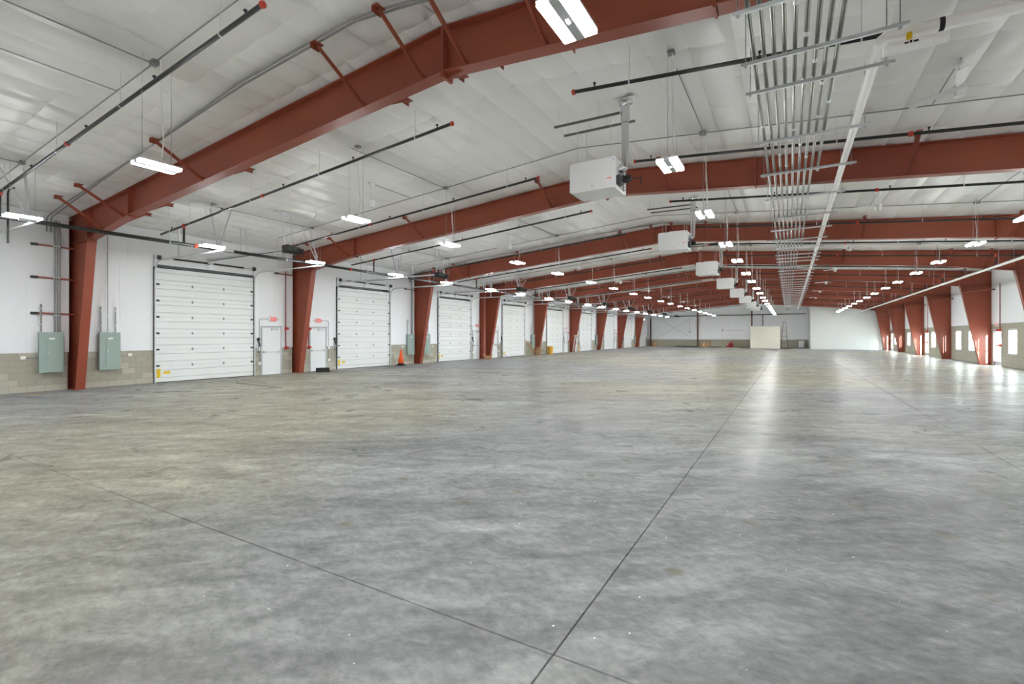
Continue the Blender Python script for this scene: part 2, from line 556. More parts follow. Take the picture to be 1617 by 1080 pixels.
for i in range(24):
    x = XL + 0.2 + i * 1.28
    if x + 1.28 < XR: link('liner_panel', MB().box(x + 0.004, x + 1.276, YB - 0.012, YB + 0.01, 1.22, min(ztop(x), ztop(x + 1.28)) - 0.03).mesh('liner_panel', 'liner'), wall_back)
# white partition closing off the far corner by the window wall
PY = 73.25
part = tag(MB().prism([(2.35, 0), (XR - 0.05, 0), (XR - 0.05, ztop(XR) - 0.0), (2.35, ztop(2.35) - 0.0)], 'y', PY, PY + 0.15).build('wall_partition', 'drywall'),
           'tall white partition wall closing the far corner', 'wall', kind='structure')
MB().box(2.35, 2.5, PY + 0.15, YB - 0.06, 0, ztop(2.35) - 0.02).build('return_wall', 'drywall', part)
MB().box(2.30, XR - 0.1, PY - 0.015, PY, 0, 0.10).build('base_strip', 'framegr', part)
sw = MB().box(2.75, 2.83, PY - 0.02, PY, 1.2, 1.32).build('switch_plate', 'label', part)

# ---- ceiling: quilted white vinyl, pillow by pillow
HALF_L, HALF_R = RX - (XL - 0.1), (XR + 0.1) - RX
ceil_mb = MB()
for (x0, x1) in ((XL - 0.75, RX), (RX, XR + 0.3)):
    zz = [zceil(x0) + 0.06, zceil(x1) + 0.06]
    ceil_mb.prism([(x0, zz[0]), (x1, zz[1]), (x1, zz[1] + 0.15), (x0, zz[0] + 0.15)], 'y', YF0 - 0.3, YB + 0.3)
ceiling = tag(ceil_mb.build('ceiling', 'ceil'), 'low-pitched white quilted vinyl ceiling', 'ceiling', kind='structure')
NX, CY = 22, 1.27
CXW = (RX - (XL - 0.05)) / NX
SLOPE = math.atan(PITCH)
def pillow(n, seed, sx=1, jitter=0.014):
    rnd = random.Random(seed)
    ph = [rnd.uniform(0, 6.28) for _ in range(6)]
    fr = [rnd.uniform(2, 7) for _ in range(6)]
    vs_, fs = [], []
    for j in range(n + 1):
        for i in range(n + 1):
            a, b = i / n, j / n
            ea = 1 - abs(2*a - 1) ** 3.0
            eb = 1 - abs(2*b - 1) ** 6
            s = 0.042 * ea + 0.032 * eb
            s += jitter * ea * eb * (math.sin(fr[0]*a + fr[1]*b*1.5 + ph[0]) + 0.6*math.sin(fr[2]*b - fr[3]*a*2 + ph[1]) + 0.4*math.sin(9*(a+b*0.7)+ph[2]))
            vs_.append(((a - 0.5) * CXW, (b - 0.5) * CY, 0.045 - s))
    for j in range(n):
        for i in range(n):
            q = j*(n+1) + i
            fs.append((q, q + n + 1, q + n + 2, q + 1))
    return vs_, fs
cells = []
ny = int((YB - YF0) / CY) + 2
for side in (-1, 1):
    for i in range(NX):
        for j in range(ny):
            x = RX + side * (i + 0.5) * CXW
            y = 3.58 + CY * (j - 9) + CY/2
            if y - CY/2 > YB + 0.3: continue
            z = zceil(x)
            p = project(x, y, z)
            vis = p is not None and -60 < p[0] < 1680 and -60 < p[1] < 600
            cells.append(((p[2] if vis else 1e3 + abs(y)), side, x, y, z))
cells.sort()
variants = []
for s in range(5):
    mb = MB(); mb.add(*pillow(9, 100 + s)); me = mb.mesh('ceiling_panel', 'ceil', True); variants.append(me)
rnd = random.Random(3)
for (d, side, x, y, z) in cells[:300]:
    o = link('ceiling_panel', variants[rnd.randrange(5)], ceiling, (x, y, z))
    o.rotation_euler = (0, SLOPE * side, 0 if rnd.random() < 0.5 else math.pi)
    if o.rotation_euler[2]: o.rotation_euler = (0, -SLOPE * -side, 0)
mb = MB()
pv = [pillow(5, 200 + s) for s in range(6)]
for (d, side, x, y, z) in cells[300:]:
    vs_, fs = pv[rnd.randrange(6)]
    R = Matrix.Rotation(SLOPE * side, 4, 'Y')
    mb.add([(R @ Vector(v)) + Vector((x, y, z)) for v in vs_], fs)
tag(mb.build('ceiling_quilt', 'ceil', ceiling, smooth=True), kind='stuff')

# ================================================================ PORTAL FRAMES
def mirror_x(x): return 2*RX - x
LB = [(-19.07, 4.80), (-16.4, 5.20), (RX, 6.163)]            # underside of the rafter
def zbot(x):
    if x > RX: x = mirror_x(x)
    for (a, za), (b, zb) in zip(LB, LB[1:]):
        if x <= b: return za + (zb - za) * (x - a) / (b - a)
    return LB[-1][1]
FW = 0.125                                                    # half flange width
def strip_y(mb, pts, t, hw):
    """flange plate: poly-line in xz, thickness t below, +-hw in y"""
    for (p, q) in zip(pts, pts[1:]):
        p, q = Vector((p[0], 0, p[1])), Vector((q[0], 0, q[1]))
        d = (q - p).normalized(); n = Vector((-d.z, 0, d.x)) * t
        P = []
        for c in (p, q, q + n, p + n):
            for s in (-hw, hw): P.append((c.x, s, c.z))
        mb.add(P, [(0,2,3,1),(2,4,5,3),(4,6,7,5),(6,0,1,7),(0,6,4,2),(1,3,5,7)])
def make_frame():
    root = empty('portal_frame', (0, 0, 0))
    for side in (-1, 1):
        sx = (lambda x: x) if side < 0 else mirror_x
        # column with tapering web
        mb = MB()
        xo = -20.84 if side < 0 else -20.48
        web = [(xo, 0.02), (-19.98, 0.02), (-19.09, 4.78), (-19.09, ztop(-19.09) - 0.02), (xo, ztop(xo) - 0.02)]
        mb.prism([(sx(x), z) for x, z in web], 'y', -0.006, 0.006)
        col = mb.build('column', 'red', root)
        mb = MB(); strip_y(mb, [(sx(-19.975), 0.02), (sx(-19.07), 4.80)] if side < 0 else [(sx(-19.07), 4.80), (sx(-19.975), 0.02)], 0.018, FW)
        mb.build('inner_flange', 'red', col)
        MB().box(sx(xo), sx(xo + 0.016), -FW + 0.01, FW - 0.01, 0.02, ztop(xo) - 0.03).build('outer_flange', 'red', col)
        MB().box(sx(xo), sx(-19.92), -FW - 0.015, FW + 0.015, 0.0, 0.022).build('base_plate', 'red', col)
        MB().prism([(sx(-20.5), 4.78), (sx(-19.10), 4.78), (sx(-19.10), 4.80), (sx(-20.5), 4.80)], 'y', -FW + 0.02, FW - 0.02).build('knee_stiffener', 'red', col)
        MB().box(sx(-19.11), sx(-19.07), -FW - 0.005, FW + 0.005, 4.74, ztop(-19.09)).build('knee_plate', 'red', col)
        # rafter
        mb = MB()
        web = [(-19.07, 4.80), (-16.4, 5.20), (RX, 6.163), (RX, ztop(RX)), (-19.07, ztop(-19.07))]
        mb.prism([(sx(x), z) for x, z in web], 'y', -0.006, 0.006)
        raf = mb.build('rafter', 'red', root)
        mb = MB(); strip_y(mb, [(sx(x), z) for x, z in (LB if side < 0 else LB[::-1])], 0.018, FW)
        mb.build('bottom_flange', 'red', raf)
        mb = MB(); tp = [(-20.45, ztop(-20.45) - 0.018), (RX, ztop(RX) - 0.018)]
        tp = [(sx(x), z) for x, z in tp]
        strip_y(mb, tp if side < 0 else tp[::-1], 0.018, FW)
        mb.build('top_flange', 'red', raf)
        xs = -16.3
        MB().box(sx(xs - 0.02), sx(xs + 0.02), -FW - 0.01, FW + 0.01, zbot(xs) - 0.05, ztop(xs) - 0.02).build('splice_plate', 'red', raf)
        if side > 0:
            MB().box(sx(-9.2) - 0.015, sx(-9.2) + 0.015, -FW, FW, zbot(-9.2) - 0.03, ztop(-9.2) - 0.02).build('splice_plate', 'red', raf)
        else:
            mb = MB()
            mb.box(RX - 0.025, RX + 0.025, -FW - 0.01, FW + 0.01, zbot(RX) - 0.10, ztop(RX) - 0.02)
            mb.prism([(RX + 0.02, zbot(RX) - 0.09), (RX + 0.02, zbot(RX)), (RX + 0.35, zbot(RX) - 0.03)], 'y', -0.02, 0.02)
            mb.build('ridge_plate', 'red', raf)
        # flange braces up to the purlins, both faces
        for bx in (-18.02, -16.62, -12.43, -6.88, -5.45):
            for fy in (-1, 1):
                x = sx(bx)
                mb = MB()
                p0 = Vector((x, fy*0.06, zbot(x) + 0.05)); p1 = Vector((x, fy*1.10, ztop(x) - 0.12))
                d = (p1 - p0)
                # angle section
                mb.bar(p0, p1, 0.08, 0.008)
                n = Vector((1, 0, 0)) * 0.036
                up = d.normalized().cross(Vector((1, 0, 0))) * 0.036
                mb.bar(p0 + n - up, p1 + n - up, 0.008, 0.075)
                br = mb.build('flange_brace', 'red', root)
                mb = MB(); mb.box(x - 0.06, x + 0.06, fy*1.02, fy*1.20, ztop(x) - 0.10, ztop(x) - 0.085)
                mb.box(x - 0.06, x - 0.05, fy*1.02, fy*1.20, ztop(x) - 0.18, ztop(x) - 0.085)
                mb.build('purlin_clip', 'red', br)
                MB().box(x - 0.035, x + 0.035, fy*0.03, fy*0.12, zbot(x) + 0.02, zbot(x) + 0.10).build('cleat', 'red', br)
        # girt struts
        for gz in (2.47, 3.6, 4.62):
            if side < 0 and gz > 4:
                g = MB().bar((-20.36, -0.95, gz), (-20.36, -0.02, gz - 0.02), 0.05, 0.05).build('girt_strut', 'red', root)
                MB().box(-20.39, -20.31, -1.08, -0.92, gz - 0.035, gz + 0.035).build('clip', 'seal', g)
            elif side > 0 and gz > 4:
                g = MB().bar((mirror_x(-19.2), -0.14, 4.42), (XR - 0.05, -0.55, 4.50), 0.055, 0.055).build('girt_strut', 'red', root)
                MB().box(XR - 0.06, XR - 0.02, -0.75, -0.5, 4.46, 4.54).build('clip', 'seal', g)
    return root
frame0 = make_frame()
for i, y in enumerate(FRAMES):
    f = frame0 if i == 0 else dup(frame0)
    f.location = (0, y, 0)
    tag(f, ('red oxide steel portal frame spanning the hall, %s one from the camera' % ORD[i]) if i else 'red oxide steel portal frame just behind the camera',
        'steel frame', 'portal frames down the hall')
fr3 = [o for o in COL.objects if o.name.startswith('portal_frame') and abs(o.location.y - FRAMES[4]) < 0.01][0]
mb = MB(); mb.box(-20.36, -20.0, -0.74, -0.73, 0, 5.5)
mb.box(-20.37, -20.35, -0.86, -0.60, 0, 5.5); mb.box(-20.0, -19.98, -0.86, -0.60, 0, 5.5)
o = mb.build('portal_post', 'red', fr3)
MB().box(-20.42, -19.92, -0.92, -0.54, 0, 0.02).build('post_base', 'red', o)
f1 = [o for o in COL.objects if o.name.startswith('portal_frame') and abs(o.location.y - FRAMES[1]) < 0.01][0]
for gz in (2.47, 3.6):
    g = MB().bar((-20.36, -0.95, gz), (-20.36, -0.02, gz - 0.02), 0.05, 0.05).build('girt_strut', 'red', f1)
    MB().box(-20.39, -20.31, -1.08, -0.92, gz - 0.035, gz + 0.035).build('clip', 'seal', g)
MB().box(-19.765, -19.755, -0.03, 0.05, 1.24, 1.31).build('lime_tag', 'grime', f1)

# ================================================================ OVERHEAD DOORS
SH = 0.61
def panel_mesh():
    """one door section: two grooves, ends rolled in"""
    mb = MB()
    w = DW/2
    zs = [(0.0, 0.030), (0.006, 0.045), (0.150, 0.045), (0.158, 0.033), (0.172, 0.033), (0.180, 0.045),
          (0.430, 0.045), (0.438, 0.033), (0.452, 0.033), (0.460, 0.045), (0.602, 0.045), (0.608, 0.030)]
    poly = [(0, 0.0)] + [(x, z) for z, x in zs] + [(0, 0.608)]
    mb.prism([(x, z) for x, z in poly], 'y', -w, w)
    return mb.mesh('door_section', 'door')
pm = panel_mesh()
def groove_mesh():
    mb = MB()
    for z in (0.161, 0.441): mb.box(0.0325, 0.0345, -DW/2 + 0.002, DW/2 - 0.002, z - 0.001, z + 0.010)
    return mb.mesh('groove_line', 'groove')
gm = groove_mesh()
def hinge_mesh():
    mb = MB()
    mb.box(0.045, 0.052, -0.03, 0.03, -0.05, 0.05)
    mb.tube([(0.056, -0.035, 0), (0.056, 0.035, 0)], 0.009, 6)
    return mb.mesh('hinge', 'conduit')
hm = hinge_mesh()
def end_hinge_mesh():
    mb = MB()
    mb.box(0.045, 0.055, -0.05, 0.05, -0.035, 0.035)
    mb.tube([(0.075, -0.05, 0), (0.075, 0.06, 0)], 0.012, 6)
    return mb.mesh('roller_hinge', 'greyd')
eh = end_hinge_mesh()
def make_door():
    root = empty('door_1', (0, 0, 0), kind='structure')
    for k in range(7):
        s = link('door_section', pm, root, (XL + 0.005, 0, k*SH + 0.02))
        link('groove_line', gm, s)
        if k < 6:
            for fy in (-0.6, 0.6): link('hinge', hm, s, (0, fy, SH))
            for fy in (-DW/2 + 0.07, DW/2 - 0.07): link('roller_hinge', eh, s, (0, fy, SH))
    MB().box(XL + 0.0, XL + 0.055, -DW/2, DW/2, 0.002, 0.026).build('bottom_seal', 'seal', root)
    MB().box(XL + 0.0, XL + 0.06, -DW/2 - 0.02, DW/2 + 0.02, 4.300, 4.328).build('top_seal', 'seal', root)
    for s in (-1, 1):
        y = s*(DW/2 + 0.035)
        MB().box(XL - 0.0, XL + 0.035, y - 0.022, y + 0.014, 0, 4.33).build('jamb_seal', 'seal', root)
        pts = [(XL + 0.10, y, 0.0), (XL + 0.10, y, 4.12)]
        for a in range(1, 9):
            t = a/8*math.pi/2
            pts.append((XL + 0.10 + 0.40*(1 - math.cos(t)), y, 4.12 + 0.40*math.sin(t)))
        pts.append((-15.75, y, 4.52))
        tr = MB().tube(pts, 0.030, 6).build('track', 'galv', root)
        mb = MB()
        for z in (0.5, 1.3, 2.1, 2.9, 3.7): mb.box(XL + 0.0, XL + 0.09, y - 0.005, y + 0.035, z, z + 0.06)
        mb.build('track_bracket', 'galv', tr)
        zc = zceil(-16.2)
        h = MB().bar((-16.1, y, 4.54), (-16.55, y, zceil(-16.55) - 0.06), 0.045, 0.045).build('track_hanger', 'galv', root)
        MB().bar((-16.1, y, 4.54), (-16.35, y - s*0.55, zceil(-16.35) - 0.06), 0.03, 0.03).build('sway_brace', 'galv', h)
        MB().bar((-18.6, y, 4.54), (-18.6, y, zceil(-18.6) - 0.06), 0.045, 0.045).build('track_hanger', 'galv', root)
        MB().bar((-15.77, y - 0.001*s, 4.52), (-15.77, y - s*0.30, 4.52), 0.05, 0.07).build('track_stop', 'galv', root)
        MB().box(XL + 0.0, XL + 0.05, y - 0.02, y + 0.02, 4.34, 4.78).build('bearing_plate', 'galv', root)
        MB().lathe([(0.05, -0.05), (0.085, -0.045), (0.085, 0.045), (0.05, 0.05)], (XL + 0.2, y - s*0.09, 4.66), 14, 'y').build('cable_drum', 'greyd', root)
    MB().tube([(XL + 0.2, -DW/2 - 0.06, 4.66), (XL + 0.2, DW/2 + 0.06, 4.66)], 0.014, 8).build('torsion_shaft', 'galv', root)
    for a, b in ((-1.35, -0.12), (0.12, 1.35)):
        mb = MB()
        n = 26
        for i in range(n):
            y0 = a + (b - a)*i/n
            mb.lathe([(0.030, 0), (0.037, (b-a)/n*0.5), (0.030, (b-a)/n)], (XL + 0.2, y0, 4.66), 10, 'y')
        mb.build('torsion_spring', 'black', root)
    mb = MB(); mb.box(XL + 0.0, XL + 0.02, -0.05, 0.05, 4.42, 4.78); mb.box(XL + 0.0, XL + 0.22, -0.03, 0.03, 4.62, 4.70)
    mb.build('centre_bracket', 'galv', root)
    MB().box(XL + 0.052, XL + 0.055, -DW/2 + 0.03, -DW/2 + 0.16, 0.20, 0.52).build('warning_sticker', 'yellow', root)
    MB().box(XL + 0.052, XL + 0.055, -DW/2 + 0.26, -DW/2 + 0.48, 0.32, 0.42).build('warning_sticker', 'yellow', root)
    return root
door0 = make_door()
def make_opener():
    root = empty('door_opener', (0, 0, 0))
    z = 4.82
    mb = MB(); mb.box(XL + 0.12, -15.25, -0.03, 0.03, z - 0.03, z + 0.035)
    rail = mb.build('rail', 'galv', root)
    MB().box(XL + 0.02, XL + 0.16, -0.06, 0.06, z - 0.06, z + 0.06).build('header_bracket', 'galv', rail)
    MB().tube([(XL + 0.16, 0.0, z - 0.05), (-15.3, 0.0, z - 0.05)], 0.012, 6).build('drive_chain', 'greyd', rail)
    mb = MB(); mb.box(-15.32, -15.05, -0.17, 0.17, z - 0.16, z + 0.10)
    u = mb.build('gearbox', 'seal', root)
    MB().lathe([(0.06, -0.2), (0.09, -0.19), (0.09, 0.19), (0.06, 0.2)], (-14.92, 0.0, z - 0.04), 14, 'y').build('motor', 'greyd', root)
    MB().box(-15.02, -14.80, 0.10, 0.30, z - 0.2, z - 0.02).build('control_box', 'seal', root)
    for s in (-1, 1):
        MB().bar((-15.2, s*0.15, z + 0.08), (-15.3, s*0.15, zceil(-15.3) - 0.06), 0.045, 0.012).build('hanger_strap', 'galv', root)
        MB().bar((-17.9, s*0.10, z + 0.03), (-17.95, s*0.10, zceil(-17.95) - 0.06), 0.06, 0.012).build('hanger_strap', 'galv', root)
    MB().bar((-15.1, 0.15, z + 0.08), (-14.7, 0.75, zceil(-14.7) - 0.06), 0.035, 0.012).build('sway_strap', 'galv', root)
    MB().box(-15.34, -15.26, -0.45, 0.9, zceil(-15.3) - 0.075, zceil(-15.3) - 0.045).build('ceiling_angle', 'galv', root)
    MB().box(-17.99, -17.91, -0.35, 0.35, zceil(-17.95) - 0.075, zceil(-17.95) - 0.045).build('ceiling_angle', 'galv', root)
    return root
op0 = make_opener()
for i, y in enumerate(DOORS):
    d = door0 if i == 0 else dup(door0)
    d.name = 'door_%d' % (i + 1)
    d.location = (0, y, 0)
    tag(d, 'white sectional overhead dock door, %s along the wall from the camera' % (ORD[i] if i else 'partly hidden beside the camera,'), 'overhead door')
    if i == 0: d['label'] = 'white sectional overhead dock door abreast of the camera'
    o = op0 if i == 0 else dup(op0)
    o.location = (0, y, 0)
    tag(o, 'black motor opener with steel rail over the %s dock door' % ORD[i] if i else 'black motor opener over the dock door abreast of camera', 'door opener', 'dock door openers')

# ---- man doors in the dock wall
def letters(word, x, yc, z0, w, h, t):
    """block capitals on a plane facing +x, reading left to right towards +y"""
    mb = MB(); gap = w*0.32
    total = len(word)*w + (len(word)-1)*gap
    y = yc - total/2
    for ch in word:
        def bx(a, b, c, d): mb.box(x - 0.002, x + 0.002, y + a, y + b, z0 + c, z0 + d)
        if ch == 'E':
            bx(0, t, 0, h); bx(t, w, 0, t); bx(t, w*0.85, h/2 - t/2, h/2 + t/2); bx(t, w, h - t, h)
        elif ch == 'I': bx(w/2 - t/2, w/2 + t/2, 0, h)
        elif ch == 'T': bx(w/2 - t/2, w/2 + t/2, 0, h - t); bx(0, w, h - t, h)
        elif ch == 'X':
            mb.bar((x, y + t*0.4, z0), (x, y + w - t*0.4, z0 + h), 0.004, t); mb.bar((x, y + w - t*0.4, z0), (x, y + t*0.4, z0 + h), 0.004, t)
        y += w + gap
    return mb
def make_exit_sign():
    """face towards +x"""
    root = empty('exit_sign')
    MB().box(0, 0.05, -0.17, 0.17, 0, 0.235).build('housing', 'signwht', root)
    MB().box(0.05, 0.055, -0.15, 0.15, 0.02, 0.215).build('face', 'signred', root)
    letters('EXIT', 0.057, 0.0, 0.045, 0.055, 0.145, 0.016).build('lettering', 'signwht', root)
    for s in (-1, 1):
        mb = MB(); mb.tube([(0.03, s*0.17, 0.12), (0.03, s*0.21, 0.12)], 0.012, 6)
        mb.lathe([(0.025, -0.03), (0.04, -0.025), (0.04, 0.03), (0.03, 0.035)], (0.05, s*0.235, 0.12), 10, 'x')
        mb.build('lamp_head', 'signwht', root)
    return root
sign0 = make_exit_sign()
def make_man_door(hinge=1):
    root = empty('door_20', kind='structure')
    w = 1.0
    mb = MB(); mb.box(-0.06, 0.03, -w/2, -w/2 + 0.05, 0, MH); mb.box(-0.06, 0.03, w/2 - 0.05, w/2, 0, MH); mb.box(-0.06, 0.03, -w/2, w/2, MH - 0.05, MH)
    mb.build('door_frame', 'framegr', root)
    leaf = MB().box(-0.05, -0.005, -w/2 + 0.055, w/2 - 0.055, 0.01, MH - 0.055).build('door_leaf', 'doorgr', root)
    mb = MB(); mb.box(0.03, 0.065, -w/2 + 0.08, w/2 - 0.08, 1.005, 1.045)
    for s in (-1, 1): mb.box(-0.005, 0.07, s*(w/2 - 0.14) - 0.05, s*(w/2 - 0.14) + 0.05, 0.985, 1.065)
    mb.build('panic_bar', 'alu', leaf)
    mb = MB(); mb.box(0.0, 0.06, -0.02, 0.30, MH - 0.16, MH - 0.09)
    mb.bar((0.05, -0.02, MH - 0.10), (0.12, 0.22, MH - 0.06), 0.02, 0.012)
    mb.build('closer', 'alu', leaf)
    MB().box(-0.06, 0.05, -w/2 + 0.06, w/2 - 0.06, 0.0, 0.012).build('threshold', 'alu', root)
    for z in (0.25, 1.05, 1.85): MB().tube([(0.0, hinge*(w/2 - 0.05), z), (0.0, hinge*(w/2 - 0.05), z + 0.11)], 0.011, 6).build('hinge', 'alu', root)
    return root
md0 = make_man_door()
n_door = 20
used = False
man_sorted = sorted(MAN)
def frame_near(y): return min(range(len(FRAMES)), key=lambda i: abs(FRAMES[i] - y))
for i, (a, b) in enumerate(man_sorted):
    d = md0 if i == 0 else dup(md0)
    d.name = 'door_%d' % (n_door + i)
    c = (a + b)/2
    d.location = (XL - 0.0, c, 0)
    k = frame_near(c)
    sidew = 'before' if c < FRAMES[k] else 'past'
    tag(d, 'white steel exit door with panic bar just %s the %s portal frame' % (sidew, ORD[k] if k else 'hidden'), 'door')
    s = sign0 if i == 0 else dup(sign0)
    s.location = (XL + 0.002, c + (0.05 if c < FRAMES[k] else -0.02), 2.40)
    tag(s, 'red and white EXIT sign over the door %s the %s portal frame' % (sidew, ORD[k] if k else 'hidden'), 'exit sign', 'exit signs')
    sd = -1 if c < FRAMES[k] else 1
    mb = MB()
    mb.tube([(XL + 0.025, c + sd*0.2, 2.52), (XL + 0.025, c + sd*0.52, 2.52), (XL + 0.025, c + sd*0.60, 2.47), (XL + 0.035, c + sd*0.60, 0.58)], 0.012, 6)
    o = mb.build('sign_conduit', 'conduit')
    tag(o, 'thin grey conduit from exit sign to low box %s the %s frame' % (sidew, ORD[k] if k else 'hidden'), 'conduit')
    MB().box(XL + 0.016, XL + 0.07, c + sd*0.60 - 0.05, c + sd*0.60 + 0.05, 0.47, 0.59).build('outlet_box', 'signwht', o)
    MB().box(XL + 0.016, XL + 0.075, c + sd*0.60 - 0.055, c + sd*0.60 + 0.055, 1.08, 1.24).build('push_button_station', 'signwht', o)

# hand-chain hoist and strap on the jamb beside each dock door
def make_hoist():
    root = empty('chain_hoist')
    mb = MB(); mb.lathe([(0.03, 0), (0.075, 0.01), (0.075, 0.05), (0.03, 0.06)], (0.03, 0, 0.35), 12, 'x')
    mb.bar((0.05, -0.02, 0.28), (0.09, 0.05, 0.05), 0.05, 0.05)
    mb.build('sprocket', 'seal', root)
    mb = MB(); pts = []
    for i in range(17):
        t = i/16
        pts.append((0.08 + 0.03*math.sin(t*9), 0.02 + 0.05*math.sin(t*math.pi*2), 0.30 - 0.55*math.sin(t*math.pi)))
    mb.tube(pts, 0.012, 6); mb.build('chain_loop', 'greyd', root)
    MB().box(0, 0.03, -0.05, 0.05, -0.15, 0.15).build('back_plate', 'galv', root)
    return root
hz0 = make_hoist()
first = True
for i, y in enumerate(DOORS):
    c = y + DW/2 + 0.22 if i % 2 == 1 else y - DW/2 - 0.20
    if i == 0: continue
    o = hz0 if first else dup(hz0)
    first = False
    o.location = (XL + 0.016, c, 1.25)
    tag(o, 'black chain hoist on the jamb of the %s dock door' % ORD[i], 'chain hoist', 'door chain hoists')

# red standpipes with valves beside the man doors
def make_standpipe():
    root = empty('standpipe')
    MB().tube([(0.10, 0, 1.12), (0.10, 0, 4.75)], 0.024, 8).build('pipe', 'darkred', root)
    MB().box(-0.001, 0.10, -0.02, 0.02, 1.5, 1.53).build('wall_bracket', 'galv', root)
    for z in (1.20, 2.09):
        mb = MB(); mb.lathe([(0.04, -0.09), (0.055, -0.05), (0.055, 0.05), (0.04, 0.09)], (0.10, 0, z), 10, 'z')
        mb.lathe([(0.03, 0), (0.045, 0.02), (0.06, 0.09), (0.06, 0.13)], (0.13, 0, z), 10, 'x')
        mb.build('hose_valve', 'redfit', root)
    return root
sp0 = make_standpipe()
first = True
for k in (2, 4, 6, 8):
    for sd, off in ((-1, 0.58), (1, 0.64)):
        o = sp0 if first else dup(sp0)
        first = False
        o.location = (XL + 0.002, FRAMES[k] + sd*off, 0)
        tag(o, 'dark red standpipe with two valves %s the %s portal frame' % ('before' if sd < 0 else 'past', ORD[k]), 'standpipe', 'red standpipes')

# ---- electrical panels either side of the other frames
def make_epanel():
    root = empty('electrical_panel')
    z0, z1, w = 0.61, 1.86, 0.56
    body = MB().box(0, 0.16, -w/2, w/2, z0, z1).build('enclosure', 'panelg', root)
    MB().box(0.16, 0.172, -w/2 - 0.012, w/2 + 0.012, z0 - 0.012, z1 + 0.012).build('trim_cover', 'panelg', root)
    dr = MB().box(0.172, 0.182, -w/2 + 0.16, w/2 - 0.10, z0 + 0.10, z1 - 0.22).build('cover_door', 'panelg', root)
    MB().box(0.182, 0.20, -w/2 + 0.175, -w/2 + 0.205, 1.18, 1.28).build('latch', 'alu', dr)
    MB().box(0.172, 0.178, -0.06, 0.08, 1.55, 1.69).build('directory_card', 'label', root)
    return root
ep0 = make_epanel()
first = True
def conduit_obj(pts, r, label, m='conduit', name='conduit', cat='conduit', group=None, n=8):
    o = MB().tube(pts, r, n).build(name, m, None, smooth=False)
    return tag(o, label, cat, group)
for k in (1, 3, 5, 7, 9):
    for sd, off in ((-1, -0.63), (1, 0.88)):
        y = FRAMES[k] + off
        o = ep0 if first else dup(ep0)
        first = False
        o.location = (XL + 0.016, y, 0)
        sw_ = 'before' if sd < 0 else 'past'
        tag(o, 'grey-green electrical panel on block wall %s the %s portal frame' % (sw_, ORD[k]), 'electrical panel', 'electrical panels')
        # conduits above the panel
        if sd < 0:
            runs = [(-0.22, 2.75, 0.024), (0.10, zceil(XL) - 0.25, 0.020), (0.16, zceil(XL) - 0.25, 0.020), (0.22, zceil(XL) - 0.25, 0.020)]
        else:
            runs = [(-0.22, 2.75, 0.024), (0.19, 2.75, 0.024), (-0.03, 5.3, 0.014)]
        for j, (dy, zt, r) in enumerate(runs):
            co = MB().tube([(XL + 0.075, y + dy, 1.872), (XL + 0.075, y + dy, zt)], r, 8).build('riser_conduit', 'conduit')
            tag(co, '%s %s conduit rising from panel %s the %s frame' % (ORD[j+1], 'short stub' if zt < 3 else 'tall', sw_, ORD[k]), 'conduit', 'panel conduits')
            mbk = MB()
            for z in ((2.1, 2.6) if zt < 3 else (2.4, 3.6, 4.6)): mbk.box(XL + 0.001, XL + 0.10, y + dy - r - 0.012, y + dy + r + 0.012, z, z + 0.03)
            mbk.build('strap', 'galv', co)
        by = y + sd * 0.62
        ob = tag(MB().box(XL + 0.016, XL + 0.07, by - 0.06, by + 0.06, 1.03, 1.13).build('outlet_box', 'signwht'),
                 'small white outlet box on block wall %s the %s frame' % (sw_, ORD[k]), 'outlet', 'wall outlet boxes')
        MB().box(XL + 0.07, XL + 0.074, by - 0.035, by + 0.035, 1.045, 1.115).build('cover_plate', 'label', ob)
        MB().tube([(XL + 0.04, by - sd*0.06, 1.07), (XL + 0.04, y + sd*0.285, 1.07)], 0.011, 6).build('conduit_stub', 'conduit', ob)

# ================================================================ LIGHTS
def make_light():
    root = empty('led_light')
    L2 = 0.32
    mb = MB(); mb.box(-0.048, 0.048, -L2, L2, -0.016, 0.055)
    body = mb.build('channel', 'galv', root)
    MB().tube([(0, -0.03, -0.014), (0.0, 0, -0.026), (0, 0.03, -0.014)], 0.018, 8).build('sensor', 'signwht', body)
    for s in (-1, 1):
        w0, w1 = s*0.05, s*0.17
        hsg = MB().box(w0, w1, -L2, L2, 0.026, 0.05).build('lamp_housing', 'paint', root)
        MB().box(w0*1.02, w1*0.985, -L2 + 0.008, L2 - 0.008, -0.014, 0.026).build('lens', 'led', hsg)
    return root
lt0 = make_light()
ROWS = [(-16.05, 4.62, 'over the dock doors'), (-9.46, 4.68, 'midway between dock doors and ridge'), (-1.77, 4.68, 'beside the conduit rack'), (5.13, 4.68, 'towards the window wall')]
LY = []
for k in range(-1, 9):
    LY += [6.43 + BAY*k - 2.35 + 0, 6.43 + BAY*k + 2.05]
LY = [y for y in sorted(LY) if y < YB - 0.5]
first = True
